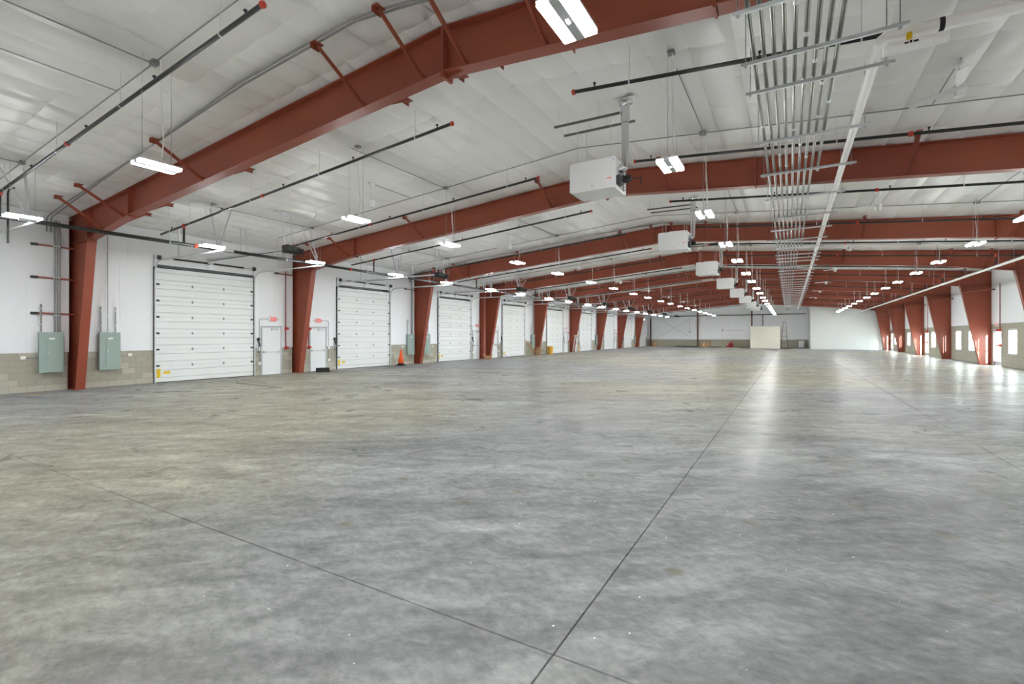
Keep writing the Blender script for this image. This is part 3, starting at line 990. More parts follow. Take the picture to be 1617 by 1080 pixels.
for (x, z, where) in ROWS:
    idx = hid = 0
    for y in LY:
        if x > 3 and y > PY - 2.5: continue
        o = lt0 if first else dup(lt0)
        first = False
        o.location = (x, y, z)
        p = project(x, y, z)
        seen = p is not None and -5 < p[0] < 1622 and -5 < p[1] < 1080
        if seen: idx += 1
        else: hid += 1
        tag(o, ('twin-lens LED light in row %s, %s in view' % (where, ORD[idx])) if seen else ('twin-lens LED light in row %s, %s outside the view' % (where, ORD[hid])), 'ceiling light', 'hanging LED lights')
        zc = zceil(x) - z - 0.05
        for s in (-1, 1):
            MB().tube([(0, s*0.22, 0.055), (0, s*0.22, zc)], 0.0045, 5).build('hanger_wire', 'galv', o)
        MB().tube([(0.03, 0.05, 0.055), (0.05, 0.08, zc*0.3), (0.01, 0.06, zc*0.65), (0.02, 0.05, zc)], 0.007, 5).build('power_cord', 'pvc', o)
        if min(abs(y - f - 2.05) for f in FRAMES) < 0.5: MB().box(-0.06, 0.06, -0.01, 0.11, zc - 0.03, zc + 0.02).build('junction_box', 'conduit', o)

# ================================================================ SPRINKLER PIPING
def zbr(x): return ztop(x) - 0.62
def main_line(x, z, label, y1=YB - 0.4):
    o = tag(MB().tube([(x, YF0 + 0.3, z), (x, y1, z)], 0.055, 12).build('sprinkler_main', 'black', smooth=False), label, 'pipe')
    y = 2.0
    while y < y1:
        MB().lathe([(0.07, -0.045), (0.075, -0.03), (0.075, 0.03), (0.07, 0.045)], (x, y, z), 12, 'y').build('coupling', 'redfit', o)
        y += 6.4
    for f in FRAMES[1:]:
        for d in (-2.9, 1.2):
            if f + d < y1:
                MB().tube([(x, f + d, z + 0.055), (x, f + d, zceil(x) - 0.06)], 0.006, 5).build('hanger_rod', 'galv', o)
                MB().lathe([(0.062, -0.015), (0.064, 0.015)], (x, f + d, z), 12, 'y').build('hanger_ring', 'galv', o)
    return o
main_line(-16.9, 4.71, 'thick black sprinkler main running above the dock door tracks')
main_line(7.75, 4.79, 'black sprinkler main running along under the window wall eaves', PY - 0.5)
BR = []
for f in FRAMES[1:]:
    BR += [f - 2.55, f + 1.62]
BR = [y for y in BR if y < YB - 0.8] + [77.0]
for i, y in enumerate(sorted(BR)):
    for side in (-1, 1):
        a, b = (-18.4, -6.15) if side < 0 else (9.0, -3.35)
        if side > 0 and y > PY - 0.4: continue
        xm = -16.9 if side < 0 else 7.75
        zm = 4.71 if side < 0 else 4.79
        root = MB().tube([(a, y, zbr(a)), (b, y, zbr(b))], 0.033, 8).build('sprinkler_branch', 'black')
        tag(root, 'black sprinkler branch sloping up the %s roof slope, %s down the hall' % ('dock-side' if side < 0 else 'window-side', ORD[i+1] if side < 0 else (ORD[i] if i else 'overhead one')), 'pipe', 'sprinkler branch lines')
        d = 1 if b > a else -1
        MB().lathe([(0.040, 0), (0.048, 0.01), (0.048, 0.05), (0.03, 0.06)] if d > 0 else [(0.03, -0.06), (0.048, -0.05), (0.048, -0.01), (0.040, 0)], (b, y, zbr(b)), 10, 'x').build('end_cap', 'redfit', root)
        mx = -12.7 if side < 0 else 2.05
        MB().lathe([(0.046, -0.04), (0.05, 0), (0.046, 0.04)], (mx, y, zbr(mx)), 10, 'x').build('coupling', 'redfit', root)
        mb = MB(); mb.tube([(xm, y, zm), (xm, y, zbr(xm))], 0.035, 8); rs = mb.build('riser_nipple', 'black', root)
        MB().lathe([(0.05, -0.07), (0.055, -0.02), (0.055, 0.03), (0.045, 0.05)], (xm, y, zbr(xm)), 10, 'z').build('tee', 'redfit', rs)
        xs_ = [a + (b - a)*t for t in (0.06, 0.30, 0.54, 0.76, 0.97)]
        for x in xs_:
            mb = MB(); mb.tube([(x, y, zbr(x)), (x, y, zbr(x) + 0.075)], 0.012, 6); mb.box(x - 0.02, x + 0.02, y - 0.02, y + 0.02, zbr(x) + 0.075, zbr(x) + 0.10)
            mb.build('sprinkler_head', 'black', root)
        for x in [a + (b - a)*t for t in (0.15, 0.42, 0.66, 0.92)]:
            mb = MB(); mb.tube([(x, y, zbr(x) + 0.03), (x, y, zceil(x) - 0.05)], 0.005, 5)
            mb.lathe([(0.037, -0.012), (0.038, 0.012)], (x, y, zbr(x)), 10, 'x')
            mb.build('hanger', 'galv', root)
# inspector's loop pipe above the first track
conduit_obj([(-17.45, 4.16, 4.15), (-17.45, 4.16, 5.45), (-17.35, 4.16, 5.52), (-17.0, 4.16, 5.50)], 0.022, 'black looped drop pipe beside the first branch line by the camera', 'black', 'drop_pipe', 'pipe')
for k, yy in ((1, 12.9), (3, 29.6)):
    conduit_obj([(-19.0, yy, 1.3), (-19.0, yy, 5.25), (-18.9, yy, 5.32), (-18.5, yy, 5.32)], 0.02, 'thin black drain pipe dropping past the %s dock door' % ORD[k+1], 'black', 'drain_pipe', 'pipe') if False else None
# white pipe beside the window-side main
o = conduit_obj([(7.58, 12.0, 4.70), (7.58, PY - 1.0, 4.70)], 0.052, 'long white pipe hung beside the window-side sprinkler main', 'pvc', 'white_pipe', 'pipe', n=10)
for y in range(14, 72, 6):
    MB().tube([(7.58, y, 4.75), (7.58, y, zceil(7.58) - 0.05)], 0.006, 5).build('hanger_rod', 'galv', o)

# ================================================================ CEILING CONDUITS
def along_ceiling(x0, x1, y, off=-0.085, step=1.5):
    xs_ = [x0]
    if (x0 - RX)*(x1 - RX) < 0: xs_.append(RX)
    xs_.append(x1)
    return [(x, y, zceil(x) + off) for x in xs_]
for i, f in enumerate(FRAMES[:9]):
    y = f - 2.35 if i else None
    if i == 0: continue
    o = conduit_obj(along_ceiling(-18.2, 8.4, y), 0.013, 'thin grey conduit crossing the ceiling before the %s portal frame' % ORD[i], n=6, group='ceiling conduits')
    for x in (-16.1, -9.55, -1.8, 5.2):
        MB().box(x - 0.07, x + 0.07, y - 0.05, y + 0.05, zceil(x) - 0.13, zceil(x) - 0.05).build('junction_box', 'conduit', o)
    for (x, y0, y1) in ((-9.6, y - 3.8, y), (-1.78, y - 3.2, y), (5.2, y - 3.8, y), (-11.0, y - 1.9, y), (2.41, y - 1.85, y), (-16.15, y - 3.8, y)):
        MB().tube([(x, y0, zceil(x) - 0.085), (x, y1, zceil(x) - 0.085)], 0.011, 6).build('branch_conduit', 'conduit', o)
    # pair of larger conduits hugging the frame
    if i % 2 == 1:
        for j, dy in enumerate((-0.62, -0.72)):
            yy = f + dy
            conduit_obj([(XL + 0.09, yy, 5.05), (XL + 0.09, yy, 5.42), (XL + 0.22, yy - 0.01, 5.52), (-18.6, yy - 0.04, zceil(-18.6) - 0.105), (-9.0, f - 1.2 + 0.08*j, zceil(-9.0) - 0.105), (-6.0, f - 1.15 + 0.08*j, zceil(-6.0) - 0.105), (RX, f - 0.9 + 0.08*j, zceil(RX) - 0.105), (-2.5, f - 0.7 + 0.08*j, zceil(-2.5) - 0.105)],
                        0.018, '%s of two grey conduits climbing the ceiling beside the %s portal frame' % (ORD[j+1], ORD[i]), n=6, group='feeder conduits')

# ================================================================ CONDUIT RACK, WHITE PIPE
RZ = 5.35
STR = [4.4, 5.85, 7.0, 7.88, 10.0, 12.05, 14.3, 16.6, 18.6, 20.6, 22.5, 24.4, 25.5, 26.6, 28.6, 30.4] + [31.8 + 1.75*k for k in range(22)]
def make_strut():
    root = empty('strut_trapeze')
    mb = MB(); mb.box(-0.56, 1.19, -0.021, 0.021, -0.042, 0.0); mb.box(-0.56, 1.19, -0.021, -0.017, -0.046, 0.0)
    mb.build('channel', 'strut', root)
    return root
st0 = make_strut()
for i, y in enumerate(STR):
    o = st0 if i == 0 else dup(st0)
    o.location = (0, y, RZ)
    tag(o, ('bright zinc strut under the conduit rack, %s from the near end' % ordw(i)) if i else 'bright zinc strut under the conduit rack, overhead beyond the view', 'strut', 'conduit rack struts')
    for x in (-0.50, 1.10):
        mb = MB(); mb.tube([(x, 0, -0.07), (x, 0, zceil(x) - RZ - 0.05)], 0.006, 5)
        mb.box(x - 0.02, x + 0.02, -0.022, 0.022, -0.056, -0.046)
        mb.build('threaded_rod', 'galv', o)
ENDS = [78.5, 78.5, 78.5, 78.5, 66.0, 47.0, 30.5, 22.6, 12.4]
for i in range(9):
    x = -0.40 + 0.115*i
    e = ENDS[i]
    pts = [(x, 1.0, RZ + 0.028), (x, e, RZ + 0.028)]
    if e < 40: pts += [(x + 0.02, e + 0.12, RZ + 0.06), (x + 0.02, e + 0.2, RZ + 0.3)]
    o = MB().tube(pts, 0.026, 10).build('rack_conduit', 'bigcon', smooth=False)
    tag(o, 'thick steel conduit, %s from the dock side in overhead rack' % ORD[i+1], 'conduit', 'conduits in the overhead rack')
    for y in (3.2 + (i*37 % 9)*0.7, 9.3 + (i*23 % 7)*0.4, 15.5 + (i*13 % 5)):
        if y < e: MB().lathe([(0.030, -0.05), (0.033, -0.04), (0.033, 0.04), (0.030, 0.05)], (x, y, RZ + 0.028), 10, 'y').build('coupling', 'galv', o)
wp = conduit_obj([(5.6, 7.62, 5.45), (1.2, 7.46, 5.46), (1.05, 7.44, 5.46), (1.0, 7.52, 5.45), (0.98, 7.9, 5.418), (0.98, 76.0, 5.418)], [0.074, 0.074, 0.074, 0.074, 0.062, 0.062],
                 'white PVC pipe elbowing onto the conduit rack struts', 'pvc', 'white_pipe', 'pipe', n=12)
for yb in (7.98, 16.8, 33):
    MB().lathe([(0.064, -0.06), (0.071, -0.05), (0.071, 0.05), (0.064, 0.06)], (0.98, yb, 5.418), 14, 'y').build('coupling', 'pvc', wp)
MB().lathe([(0.075, -0.025), (0.077, -0.02), (0.077, 0.02), (0.075, 0.025)], (1.56, 7.473, 5.459), 14, 'x').build('black_band', 'seal', wp)
st = MB().tube([(1.0, 7.42, 5.265), (1.62, 7.44, 5.275)], 0.062, 14).build('branch_stub', 'pvc', wp)
MB().box(1.22, 1.27, 7.352, 7.40, 5.33, 5.40).build('yellow_sticker', 'yellow', wp)
mb = MB()
for k, (a, b) in enumerate(((1.20, 1.235), (1.25, 1.27), (1.285, 1.33))): mb.box(a, b, 7.350, 7.374, 5.275, 5.29 + 0.012*(k % 2))
mb.build('print_mark', 'seal', st)

# ================================================================ UNIT HEATERS
def make_heater():
    root = empty('unit_heater')
    x0, x1, y0, y1, z0, z1 = -4.20, -3.18, 0.0, 0.74, 4.91, 5.57
    mb = MB()
    c = 0.025
    poly = [(x0 + c, z0), (x1 - c, z0), (x1, z0 + c), (x1, z1 - c), (x1 - c, z1), (x0 + c, z1), (x0, z1 - c), (x0, z0 + c)]
    mb.prism(poly, 'y', y0, y1)
    cab = mb.build('cabinet', 'paint', root)
    MB().box(x0 - 0.03, x0 - 0.0, y0 + 0.005, y1 - 0.005, z0 + 0.02, z1 - 0.02).build('outlet_frame', 'paint', cab)
    for i in range(8):
        z = z0 + 0.07 + i*0.07
        MB().bar((x0 - 0.035, y0 + 0.03, z), (x0 - 0.035, y1 - 0.03, z), 0.05, 0.008).build('louvre', 'framegr', root)
    MB().box(x0 + 0.35, x1 - 0.12, y0 + 0.1, y1 - 0.1, z1, z1 + 0.035).build('top_cover', 'paint', cab)
    # fan end
    mb = MB()
    for r in (0.08, 0.15, 0.22, 0.28):
        pts = [(x1 + 0.05, (y0+y1)/2 + r*math.cos(a*math.pi/10), 5.2 + r*math.sin(a*math.pi/10)) for a in range(21)]
        mb.tube(pts, 0.006, 5)
    for a in range(6):
        mb.bar((x1 + 0.05, (y0+y1)/2, 5.2), (x1 + 0.01, (y0+y1)/2 + 0.29*math.cos(a*math.pi/3), 5.2 + 0.29*math.sin(a*math.pi/3)), 0.01, 0.01)
    mb.build('fan_guard', 'greyd', root)
    MB().lathe([(0.06, 0), (0.08, 0.02), (0.08, 0.16), (0.04, 0.19)], (x1 + 0.03, (y0+y1)/2, 5.16), 12, 'x').build('fan_motor', 'seal', root)
    MB().box(x1, x1 + 0.09, y0 + 0.02, y0 + 0.20, 4.97, 5.16).build('gas_valve', 'greyd', root)
    # flue
    fx, fy = -3.03, 0.17
    mb = MB(); mb.tube([(x1 - 0.02, fy, 5.32), (fx - 0.05, fy, 5.32), (fx - 0.01, fy, 5.35), (fx, fy, 5.42), (fx, fy, zceil(fx) - 0.06)], 0.08, 14)
    fl = mb.build('flue_pipe', 'flue', root, smooth=False)
    MB().lathe([(0.082, 0), (0.094, 0.01), (0.094, 0.34), (0.082, 0.35)], (fx, fy, 6.28), 16, 'z').build('flue_sleeve', 'flue', fl)
    MB().lathe([(0.09, -0.12), (0.11, -0.06), (0.16, -0.04), (0.16, 0.0)], (fx, fy, zceil(fx) - 0.055), 16, 'z').build('roof_collar', 'flue', fl)
    MB().box(fx - 0.16, fx + 0.24, fy - 0.16, fy + 0.16, zceil(fx) - 0.052, zceil(fx) - 0.046).build('roof_plate', 'paint', fl)
    # supports
    for y in (0.10, 0.64):
        s = MB().bar((-4.65, y, 6.52), (-2.95 if y > 0.3 else -3.12, y, 6.50), 0.042, 0.042).build('support_strut', 'bigcon', root)
        for x in (-4.55, -3.6):
            MB().tube([(x, y, 6.53), (x, y, zceil(x) - 0.05)], 0.006, 5).build('rod', 'galv', s)
    for x in (x0 + 0.12, x1 - 0.14):
        for y in (0.10, 0.64):
            MB().tube([(x, y, z1), (x, y, 6.50)], 0.006, 5).build('hanger_rod', 'galv', root)
    MB().tube([(x1 + 0.05, 0.12, 5.06), (x1 + 0.5, 0.12, 5.06), (x1 + 0.5, 0.12, 4.93)], 0.014, 6).build('gas_pipe', 'black', root)
    # data plate
    lb = MB().box(-3.38, -3.27, y0 - 0.003, y0, 5.05, 5.17).build('data_plate', 'label', cab)
    MB().box(-3.375, -3.275, y0 - 0.005, y0 - 0.003, 5.115, 5.135).build('warning_strip', 'signred', cab)
    mb = MB(); mb.box(-3.72, -3.70, y0 - 0.004, y0, 5.00, 5.02); mb.box(-3.245, -3.225, y0 - 0.004, y0, 5.50, 5.52)
    mb.build('screw', 'greyd', cab)
    return root
h0 = make_heater()
for k in range(8):
    o = h0 if k == 0 else dup(h0)
    o.location = (0, 9.86 + BAY*k, 0)
    tag(o, 'white gas unit heater with silver flue near the ridge, %s from the camera' % ORD[k+1], 'heater', 'unit heaters along the ridge')

# ================================================================ CEILING FANS
def make_fan(z_ceiling):
    root = empty('ceiling_fan')
    zm = 0.0
    MB().lathe([(0.03, 0), (0.075, 0.03), (0.085, 0.10), (0.07, 0.12)], (0, 0, z_ceiling - 0.14), 14, 'z').build('canopy', 'paint', root)
    MB().tube([(0, 0, 0.1), (0, 0, z_ceiling - 0.12)], 0.016, 8).build('downrod', 'paint', root)
    mo = MB().lathe([(0.03, -0.12), (0.07, -0.115), (0.075, -0.02), (0.10, 0.0), (0.10, 0.06), (0.05, 0.10), (0.02, 0.12)], (0, 0, 0), 14, 'z').build('motor', 'paint', root)
    for k in range(3):
        a = math.radians(20 + 120*k)
        c, s = math.cos(a), math.sin(a)
        P = []
        for (r, w) in ((0.10, 0.035), (0.22, 0.055), (0.74, 0.07)):
            for (q, dz) in ((-w, -0.018), (w, 0.018)):
                for t in (0, 0.005): P.append((c*r - s*q, s*r + c*q, 0.03 + dz + t))
        F = []
        for i in range(2):
            o_ = i*4
            F += [(o_, o_+4, o_+6, o_+2), (o_+1, o_+3, o_+7, o_+5), (o_, o_+1, o_+5, o_+4), (o_+2, o_+6, o_+7, o_+3)]
        F += [(0, 2, 3, 1), (8, 9, 11, 10)]
        MB().add(P, F).build('blade', 'paint', root)
    return root
for x, where in ((2.41, 'window-side'), (-11.0, 'dock-side')):
    z = 5.80
    fan0 = None
    for k in range(7 if x > 0 else 8):
        o = make_fan(zceil(x) - 0.05 - z) if fan0 is None else dup(fan0)
        fan0 = fan0 or o
        o.location = (x, 10.48 + BAY*k, z)
        o.rotation_euler = (0, 0, math.radians(0 + 37*(k % 3)))
        tag(o, 'white three-blade ceiling fan on the %s slope, %s from the camera' % (where, ORD[k+1]), 'ceiling fan', 'ceiling fans')

# ================================================================ WINDOW-WALL DOORS
for i, (a, b) in enumerate(DR):
    c = (a + b)/2; w = b - a
    e = empty('door_%d' % (40 + i), (XR, c, 0), kind='structure')
    mb = MB()
    mb.box(-0.02, 0.09, -w/2, -w/2 + 0.05, 0, MH); mb.box(-0.02, 0.09, w/2 - 0.05, w/2, 0, MH); mb.box(-0.02, 0.09, -w/2, w/2, MH - 0.05, MH)
    mb.build('door_frame', 'framegr', e)
    mb = MB()
    y0, y1 = -w/2 + 0.055, w/2 - 0.055
    mb.box(0.02, 0.06, y0, y0 + 0.10, 0.01, MH - 0.055); mb.box(0.02, 0.06, y1 - 0.10, y1, 0.01, MH - 0.055)
    mb.box(0.02, 0.06, y0, y1, 0.01, 0.28); mb.box(0.02, 0.06, y0, y1, MH - 0.19, MH - 0.055)
    leaf = mb.build('door_leaf', 'framegr', e)
    MB().box(0.037, 0.043, y0 + 0.10, y1 - 0.10, 0.28, MH - 0.19).build('pane', 'pane', leaf)
    MB().box(0.02, 0.06, 0.16, 0.22, 0.28, MH - 0.19).build('stile', 'framegr', leaf)
    MB().box(-0.03, 0.0, y0 + 0.04, y1 - 0.04, 0.98, 1.03).build('panic_bar', 'alu', leaf)
    MB().box(-0.045, 0.02, -0.15, 0.2, MH - 0.15, MH - 0.08).build('closer', 'greyd', leaf)
    tag(e, 'glazed exit door in the window wall, %s from the near end' % ORD[i+1], 'door')
    s = dup(sign0); s.location = (XR - 0.01, c, 2.30); s.rotation_euler = (0, 0, math.pi)
    tag(s, 'red EXIT sign over the %s glazed door of the window wall' % ORD[i+1], 'exit sign', 'exit signs')
    s = dup(sp0); s.location = (XR - 0.02, a - 0.18, 0); s.rotation_euler = (0, 0, math.pi)
    tag(s, 'dark red standpipe beside the %s glazed door of the window wall' % ORD[i+1], 'standpipe', 'red standpipes')

# ================================================================ FAR END
def post(name, x, y, z1, label):
    root = empty(name, (x, y, 0))
    MB().box(-0.006, 0.006, -0.12, 0.12, 0, z1).build('web', 'post', root)
    for s in (-1, 1): MB().box(-0.09, 0.09, s*0.12 - 0.008, s*0.12 + 0.008, 0, z1).build('flange', 'post', root)
    MB().box(-0.12, 0.12, -0.15, 0.15, 0, 0.02).build('base_plate', 'post', root)
    return tag(root, label, 'post', 'far end wall posts')
post('wind_post', -19.75, 79.5, ztop(-19.75) - 0.06, 'brown-red steel post in the far corner by the dock wall')
post('wind_post', -12.45, 79.5, ztop(-12.45) - 0.06, 'brown-red steel post on far wall between cardboard box and rods')
post('wind_post', -4.85, 79.5, ztop(-4.85) - 0.06, 'brown-red steel post rising behind the cream box room')
o = conduit_obj([(-18.6, 79.3, 4.86), (2.0, 79.3, 4.86)], 0.06, 'black horizontal pipe running along the far wall', 'black', 'cross_pipe', 'pipe')
for x in (-17, -13, -9, -5.4, -1): MB().tube([(x, 79.3, 4.9), (x, 79.3, zceil(x) - 0.06)], 0.008, 5).build('hanger_rod', 'galv', o)
conduit_obj([(-3.4, 79.3, 3.05), (-3.4, 79.3, 4.80)], 0.055, 'black pipe dropping behind the cream box room', 'black', 'drop_pipe', 'pipe')
for i, (p, q) in enumerate((((-18.9, 79.75, 4.7), (-13.2, 79.75, 1.3)), ((-18.9, 79.75, 1.3), (-13.2, 79.75, 4.7)))):
    conduit_obj([p, q], 0.016, 'thin grey cross-brace rod on far wall, %s towards the corner' % ('rising' if i == 0 else 'falling'), 'conduit', 'brace_rod', 'brace rod', n=6)
ob = tag(MB().tube([(-8.9, 79.80, 1.22), (-8.9, 79.80, 2.55), (-8.3, 79.80, 2.58), (-5.9, 79.80, 2.58)], 0.02, 6).build('wall_conduit', 'conduit'), 'thin grey conduit stepping along the far white wall', 'conduit')
MB().box(-9.0, -8.8, 79.74, 79.82, 2.5, 2.72).build('junction_box', 'conduit', ob)
ob = tag(MB().tube([(-13.7, 79.80, 2.35), (-13.7, 79.80, 4.8)], 0.02, 6).build('wall_conduit', 'conduit'), 'thin vertical grey conduit on the far wall by a post', 'conduit')
MB().box(-13.85, -13.55, 79.74, 79.82, 2.28, 2.40).build('junction_box', 'conduit', ob)
# cream box room
rm = empty('box_room', (-2.9, 75.6, 0), label='free-standing cream drywall box room under the far wall', cat='room')
MB().box(-1.8, 1.8, -1.6, -1.5, 0, 3.0).build('front_wall', 'cream', rm)
for s in (-1, 1): MB().box(s*1.8 - s*0.1, s*1.8, -1.5, 1.6, 0, 3.0).build('side_wall', 'cream', rm)
MB().box(-1.8, 1.8, 1.5, 1.6, 0, 3.0).build('rear_wall', 'cream', rm)
MB().box(-1.85, 1.85, -1.65, 1.65, 3.0, 3.06).build('roof_deck', 'cream', rm)
MB().box(1.15, 1.19, -1.61, -1.60, 0, 3.0).build('seam_batten', 'cream', rm)
MB().box(-1.8, 1.8, -1.615, -1.6, 0, 0.09).build('base_strip', 'framegr', rm)
# step ladder
ld = empty('step_ladder', (-0.6, 75.2, 0), label='tall brown step ladder standing by the cream box room', cat='ladder')
for s in (-1, 1):
    MB().bar((s*0.42, -0.75, 0.0), (s*0.17, -0.05, 3.62), 0.05, 0.11).build('front_rail', 'ladder', ld)
    MB().bar((s*0.38, 0.85, 0.0), (s*0.16, 0.05, 3.60), 0.05, 0.09).build('rear_rail', 'ladder', ld)
for i in range(12):
    t = (i + 1) / 12.6
    w = 0.42 + (0.17 - 0.42)*t
    y = -0.75 + 0.70*t
    MB().box(-w, w, y - 0.04, y + 0.05, 3.62*t - 0.035, 3.62*t + 0.035).build('step', 'alu', ld)
MB().box(-0.19, 0.19, -0.12, 0.12, 3.60, 3.66).build('top_cap', 'ladder', ld)
for t in (0.2, 0.45, 0.7):
    w = 0.38 + (0.16 - 0.38)*t; y = 0.85 - 0.8*t
    MB().bar((-w, y, 3.6*t), (w, y, 3.6*t), 0.03, 0.03).build('rear_brace', 'ladder', ld)
# low cabinet by the partition
cb = empty('low_cabinet', (1.45, 79.3, 0), label='pale grey low cabinet against far wall beside the partition', cat='cabinet')
MB().box(-0.36, 0.36, -0.25, 0.25, 0.06, 1.05).build('body', 'framegr', cb)
for s in (-1, 1):
    dd = MB().box(s*0.34, s*0.01, -0.265, -0.25, 0.10, 1.0).build('door', 'doorgr', cb)
    MB().box(s*0.05 - 0.01, s*0.05 + 0.01, -0.285, -0.265, 0.55, 0.68).build('handle', 'alu', dd)
MB().box(-0.34, 0.34, -0.22, 0.24, 0, 0.06).build('plinth', 'greyd', cb)
# cardboard boxes
def carton(x, y, w, d, h, rz, label, flap=True):
    e = empty('cardboard_box', (x, y, 0), label=label, cat='box')
    e.rotation_euler = (0, 0, rz)
    mb = MB(); t = 0.012
    mb.box(-w/2, w/2, -d/2, d/2, 0, t)
    mb.box(-w/2, w/2, -d/2, -d/2 + t, t, h); mb.box(-w/2, w/2, d/2 - t, d/2, t, h)
    mb.box(-w/2, -w/2 + t, -d/2 + t, d/2 - t, t, h); mb.box(w/2 - t, w/2, -d/2 + t, d/2 - t, t, h)
    mb.build('shell', 'card', e)
    for s in (-1, 1):
        mb = MB()
        if flap: mb.bar((s*w/2, -d/2*0, h), (s*(w/2 + 0.12), 0, h + 0.10), d*0.96, 0.008)
        else: mb.bar((s*w/2, 0, h), (s*0.004, 0, h + 0.004), d*0.96, 0.008)
        mb.build('flap', 'card', e)
    MB().box(-w*0.12, w*0.12, -d/2 - 0.003, -d/2, h*0.5, h*0.62).build('print_label', 'label', e)
    return e
carton(-11.5, 78.9, 0.7, 0.6, 0.72, 0.2, 'brown cardboard box with open flaps near far wall post')
carton(-10.75, 78.95, 0.40, 0.4, 0.85, -0.1, 'narrow upright brown cardboard box beside the larger open one')
carton(-19.0, 79.1, 0.62, 0.4, 0.75, 0.5, 'tilted cardboard box in the far corner by the dock wall')
carton(-19.55, FRAMES[4] - 0.95, 0.5, 0.4, 0.26, 0.3, 'small cardboard box at the foot of the fourth portal frame')
# loose pipes and boards along the far wall
for i in range(7):
    y = 79.0 - 0.17*i
    o = MB().tube([(-17.2 + 0.25*i, y, 0.075), (-13.4 + 0.18*i, y - 0.1, 0.075)], 0.073, 8).build('loose_pipe', 'galv' if i % 2 else 'greyd')
    tag(o, '%s pipe on floor under the far cross-brace, %s from the wall' % ('pale galvanised' if i % 2 else 'dark grey', ORD[i+1]), 'pipe', 'loose pipes by the far wall')
tag(MB().bar((-10.4, 78.7, 0.045), (-8.9, 78.5, 0.045), 0.25, 0.08).build('floor_plank', 'greyd'), 'dark plank lying on floor between cardboard box and red blower', 'plank')
# red floor blower
bl = empty('floor_blower', (-7.6, 78.7, 0), label='red snail-shaped floor blower near the far wall', cat='blower')
mb = MB(); mb.lathe([(0.20, -0.20), (0.36, -0.18), (0.38, 0.0), (0.36, 0.18), (0.20, 0.20)], (0, 0, 0.40), 18, 'y'); mb.build('fan_shell', 'redpl', bl)
mb = MB(); mb.box(-0.62, -0.05, -0.17, 0.17, 0.04, 0.30); mb.build('air_outlet', 'redpl', bl)
MB().tube([(-0.15, -0.12, 0.72), (-0.05, -0.12, 0.84), (0.1, -0.12, 0.84), (0.2, -0.12, 0.70)], 0.025, 8).build('handle', 'seal', bl)
MB().lathe([(0.05, -0.03), (0.15, -0.02), (0.15, 0.01)], (0, -0.2, 0.40), 14, 'y').build('intake_grille', 'seal', bl)
MB().box(-0.3, 0.42, -0.18, 0.18, 0, 0.05).build('feet', 'seal', bl)
tag(MB().tube([(-7.1, 78.6, 0.012), (-6.6, 78.3, 0.012), (-6.1, 78.6, 0.012), (-5.6, 78.3, 0.012)], 0.012, 6).build('power_cord', 'seal'), 'black cord trailing on floor from the red blower', 'cord')

# ================================================================ THINGS ALONG THE DOCK WALL
# traffic cone
cn = empty('traffic_cone', (-19.75, 21.05, 0), label='orange traffic cone with black base by the third portal frame', cat='traffic cone')
MB().box(-0.23, 0.23, -0.23, 0.23, 0, 0.05).build('base', 'seal', cn)
MB().lathe([(0.20, 0), (0.205, 0.05), (0.17, 0.09)], (0, 0, 0.05), 18, 'z').build('base_collar', 'seal', cn)
mb = MB(); prof = [(0.172, 0.0), (0.12, 0.30), (0.07, 0.60), (0.035, 0.78), (0.032, 0.80), (0.018, 0.80)]
mb.lathe(prof, (0, 0, 0.14), 20, 'z'); mb.build('cone_body', 'orange', cn, smooth=True)
# black rubber kerb pieces
for i, (z0, z1, w) in enumerate(((0.0, 0.115, 0.62), (0.117, 0.21, 0.60))):
    e = empty('rubber_bumper', (-19.55, 15.45, z0), label='%s of two stacked black rubber dock bumpers by exit door' % ('lower' if i == 0 else 'upper'), cat='bumper', group='stacked dock bumpers')
    e.rotation_euler = (0, 0, 0.06*i + 0.9)
    h = z1 - z0
    mb = MB(); mb.prism([(-0.13, 0), (0.13, 0), (0.13, h*0.6), (0.10, h), (-0.10, h), (-0.13, h*0.6)], 'x', -w/2, w/2); mb.build('body', 'seal', e)
    for s in (-0.2, 0.2):
        MB().lathe([(0.02, 0), (0.028, 0.002), (0.028, 0.004)], (s, 0, h - 0.004), 10, 'z').build('bolt_hole', 'greyd', e)
# wood strip on the floor
tag(MB().bar((-17.6, 10.16, 0.008), (-14.9, 10.12, 0.008), 0.03, 0.014).build('wood_strip', 'ladder'), 'thin brown strip lying on floor before the first dock door', 'strip')
tag(MB().prism([(-19.75, 5.05), (-19.35, 5.2), (-19.3, 5.42), (-19.68, 5.3)], 'z', 0.001, 0.008).build('rust_patch', 'card'), 'flat tan cardboard scrap on floor below the first electrical panel', 'scrap')  # thin tan sheet standing in for a rust patch on the slab
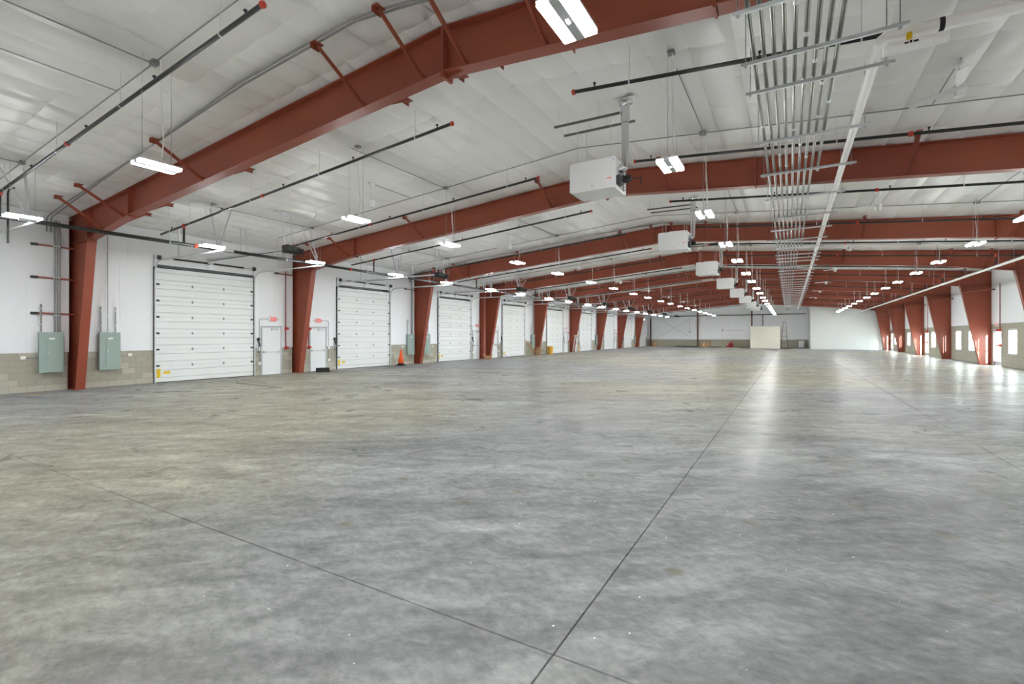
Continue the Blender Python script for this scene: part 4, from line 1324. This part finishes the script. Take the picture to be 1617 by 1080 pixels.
# lumber leaning near the fifth frame
for i in range(3):
    y = 38.0 + 0.25*i
    tag(MB().bar((-19.7 + 0.1*i, y, 0.01), (-20.33, y - 0.55 + 0.12*i, 1.45 - 0.2*i), 0.12, 0.04).build('lumber_board', 'wood'),
        '%s pale board leaning on wall before the fifth portal frame' % ORD[i+1], 'board', 'leaning boards')
carton(-19.8, 39.0, 0.35, 0.3, 0.7, 0.0, 'tall narrow cardboard box at the foot of the fifth portal frame', False)
# yellow bucket
bk = empty('bucket', (-19.7, 41.2, 0), label='yellow plastic drum standing before the fifth dock door', cat='bucket')
MB().lathe([(0.25, 0), (0.27, 0.02), (0.30, 0.70), (0.31, 0.72), (0.31, 0.75), (0.28, 0.75), (0.26, 0.10)], (0, 0, 0), 20, 'z').build('tub', 'bucket', bk, smooth=False)
MB().lathe([(0.315, 0), (0.325, 0.01), (0.325, 0.04), (0.315, 0.05)], (0, 0, 0.60), 20, 'z').build('rim_band', 'bucket', bk)
MB().tube([(0.0, -0.31, 0.70), (0.18, -0.2, 0.62), (0.28, 0, 0.58), (0.18, 0.2, 0.62), (0.0, 0.31, 0.70)], 0.01, 6).build('bail_handle', 'alu', bk)
# thin pole leaning near the fourth dock door, pale ladder further down
tag(MB().tube([(-19.3, FRAMES[4] + 1.55, 0.01), (-20.33, FRAMES[4] + 0.95, 1.25)], 0.018, 6).build('leaning_pole', 'conduit'), 'thin grey pole leaning on the wall past the fourth portal frame', 'pole')
ws = empty('sawhorse', (-19.5, FRAMES[6] - 0.35, 0), label='pale folding work stand before the sixth portal frame', cat='work stand')
for s in (-1, 1):
    for q in (-1, 1): MB().bar((s*0.28, q*0.45, 0.0), (s*0.04, q*0.40, 1.78), 0.06, 0.03).build('leg', 'paint', ws)
MB().box(-0.08, 0.08, -0.65, 0.65, 1.76, 1.84).build('top_beam', 'wood', ws)
for q in (-1, 1): MB().bar((-0.2, q*0.43, 0.6), (0.2, q*0.43, 0.6), 0.04, 0.02).build('stretcher', 'paint', ws)
for i in range(2):
    tag(MB().bar((-19.75, FRAMES[6] + 0.9 + 0.2*i, 0.01), (-20.33, FRAMES[6] + 1.0 + 0.2*i, 1.6), 0.14, 0.03).build('lumber_board', 'wood'),
        '%s brown board leaning on wall past the sixth portal frame' % ORD[i+1], 'board', 'leaning boards')
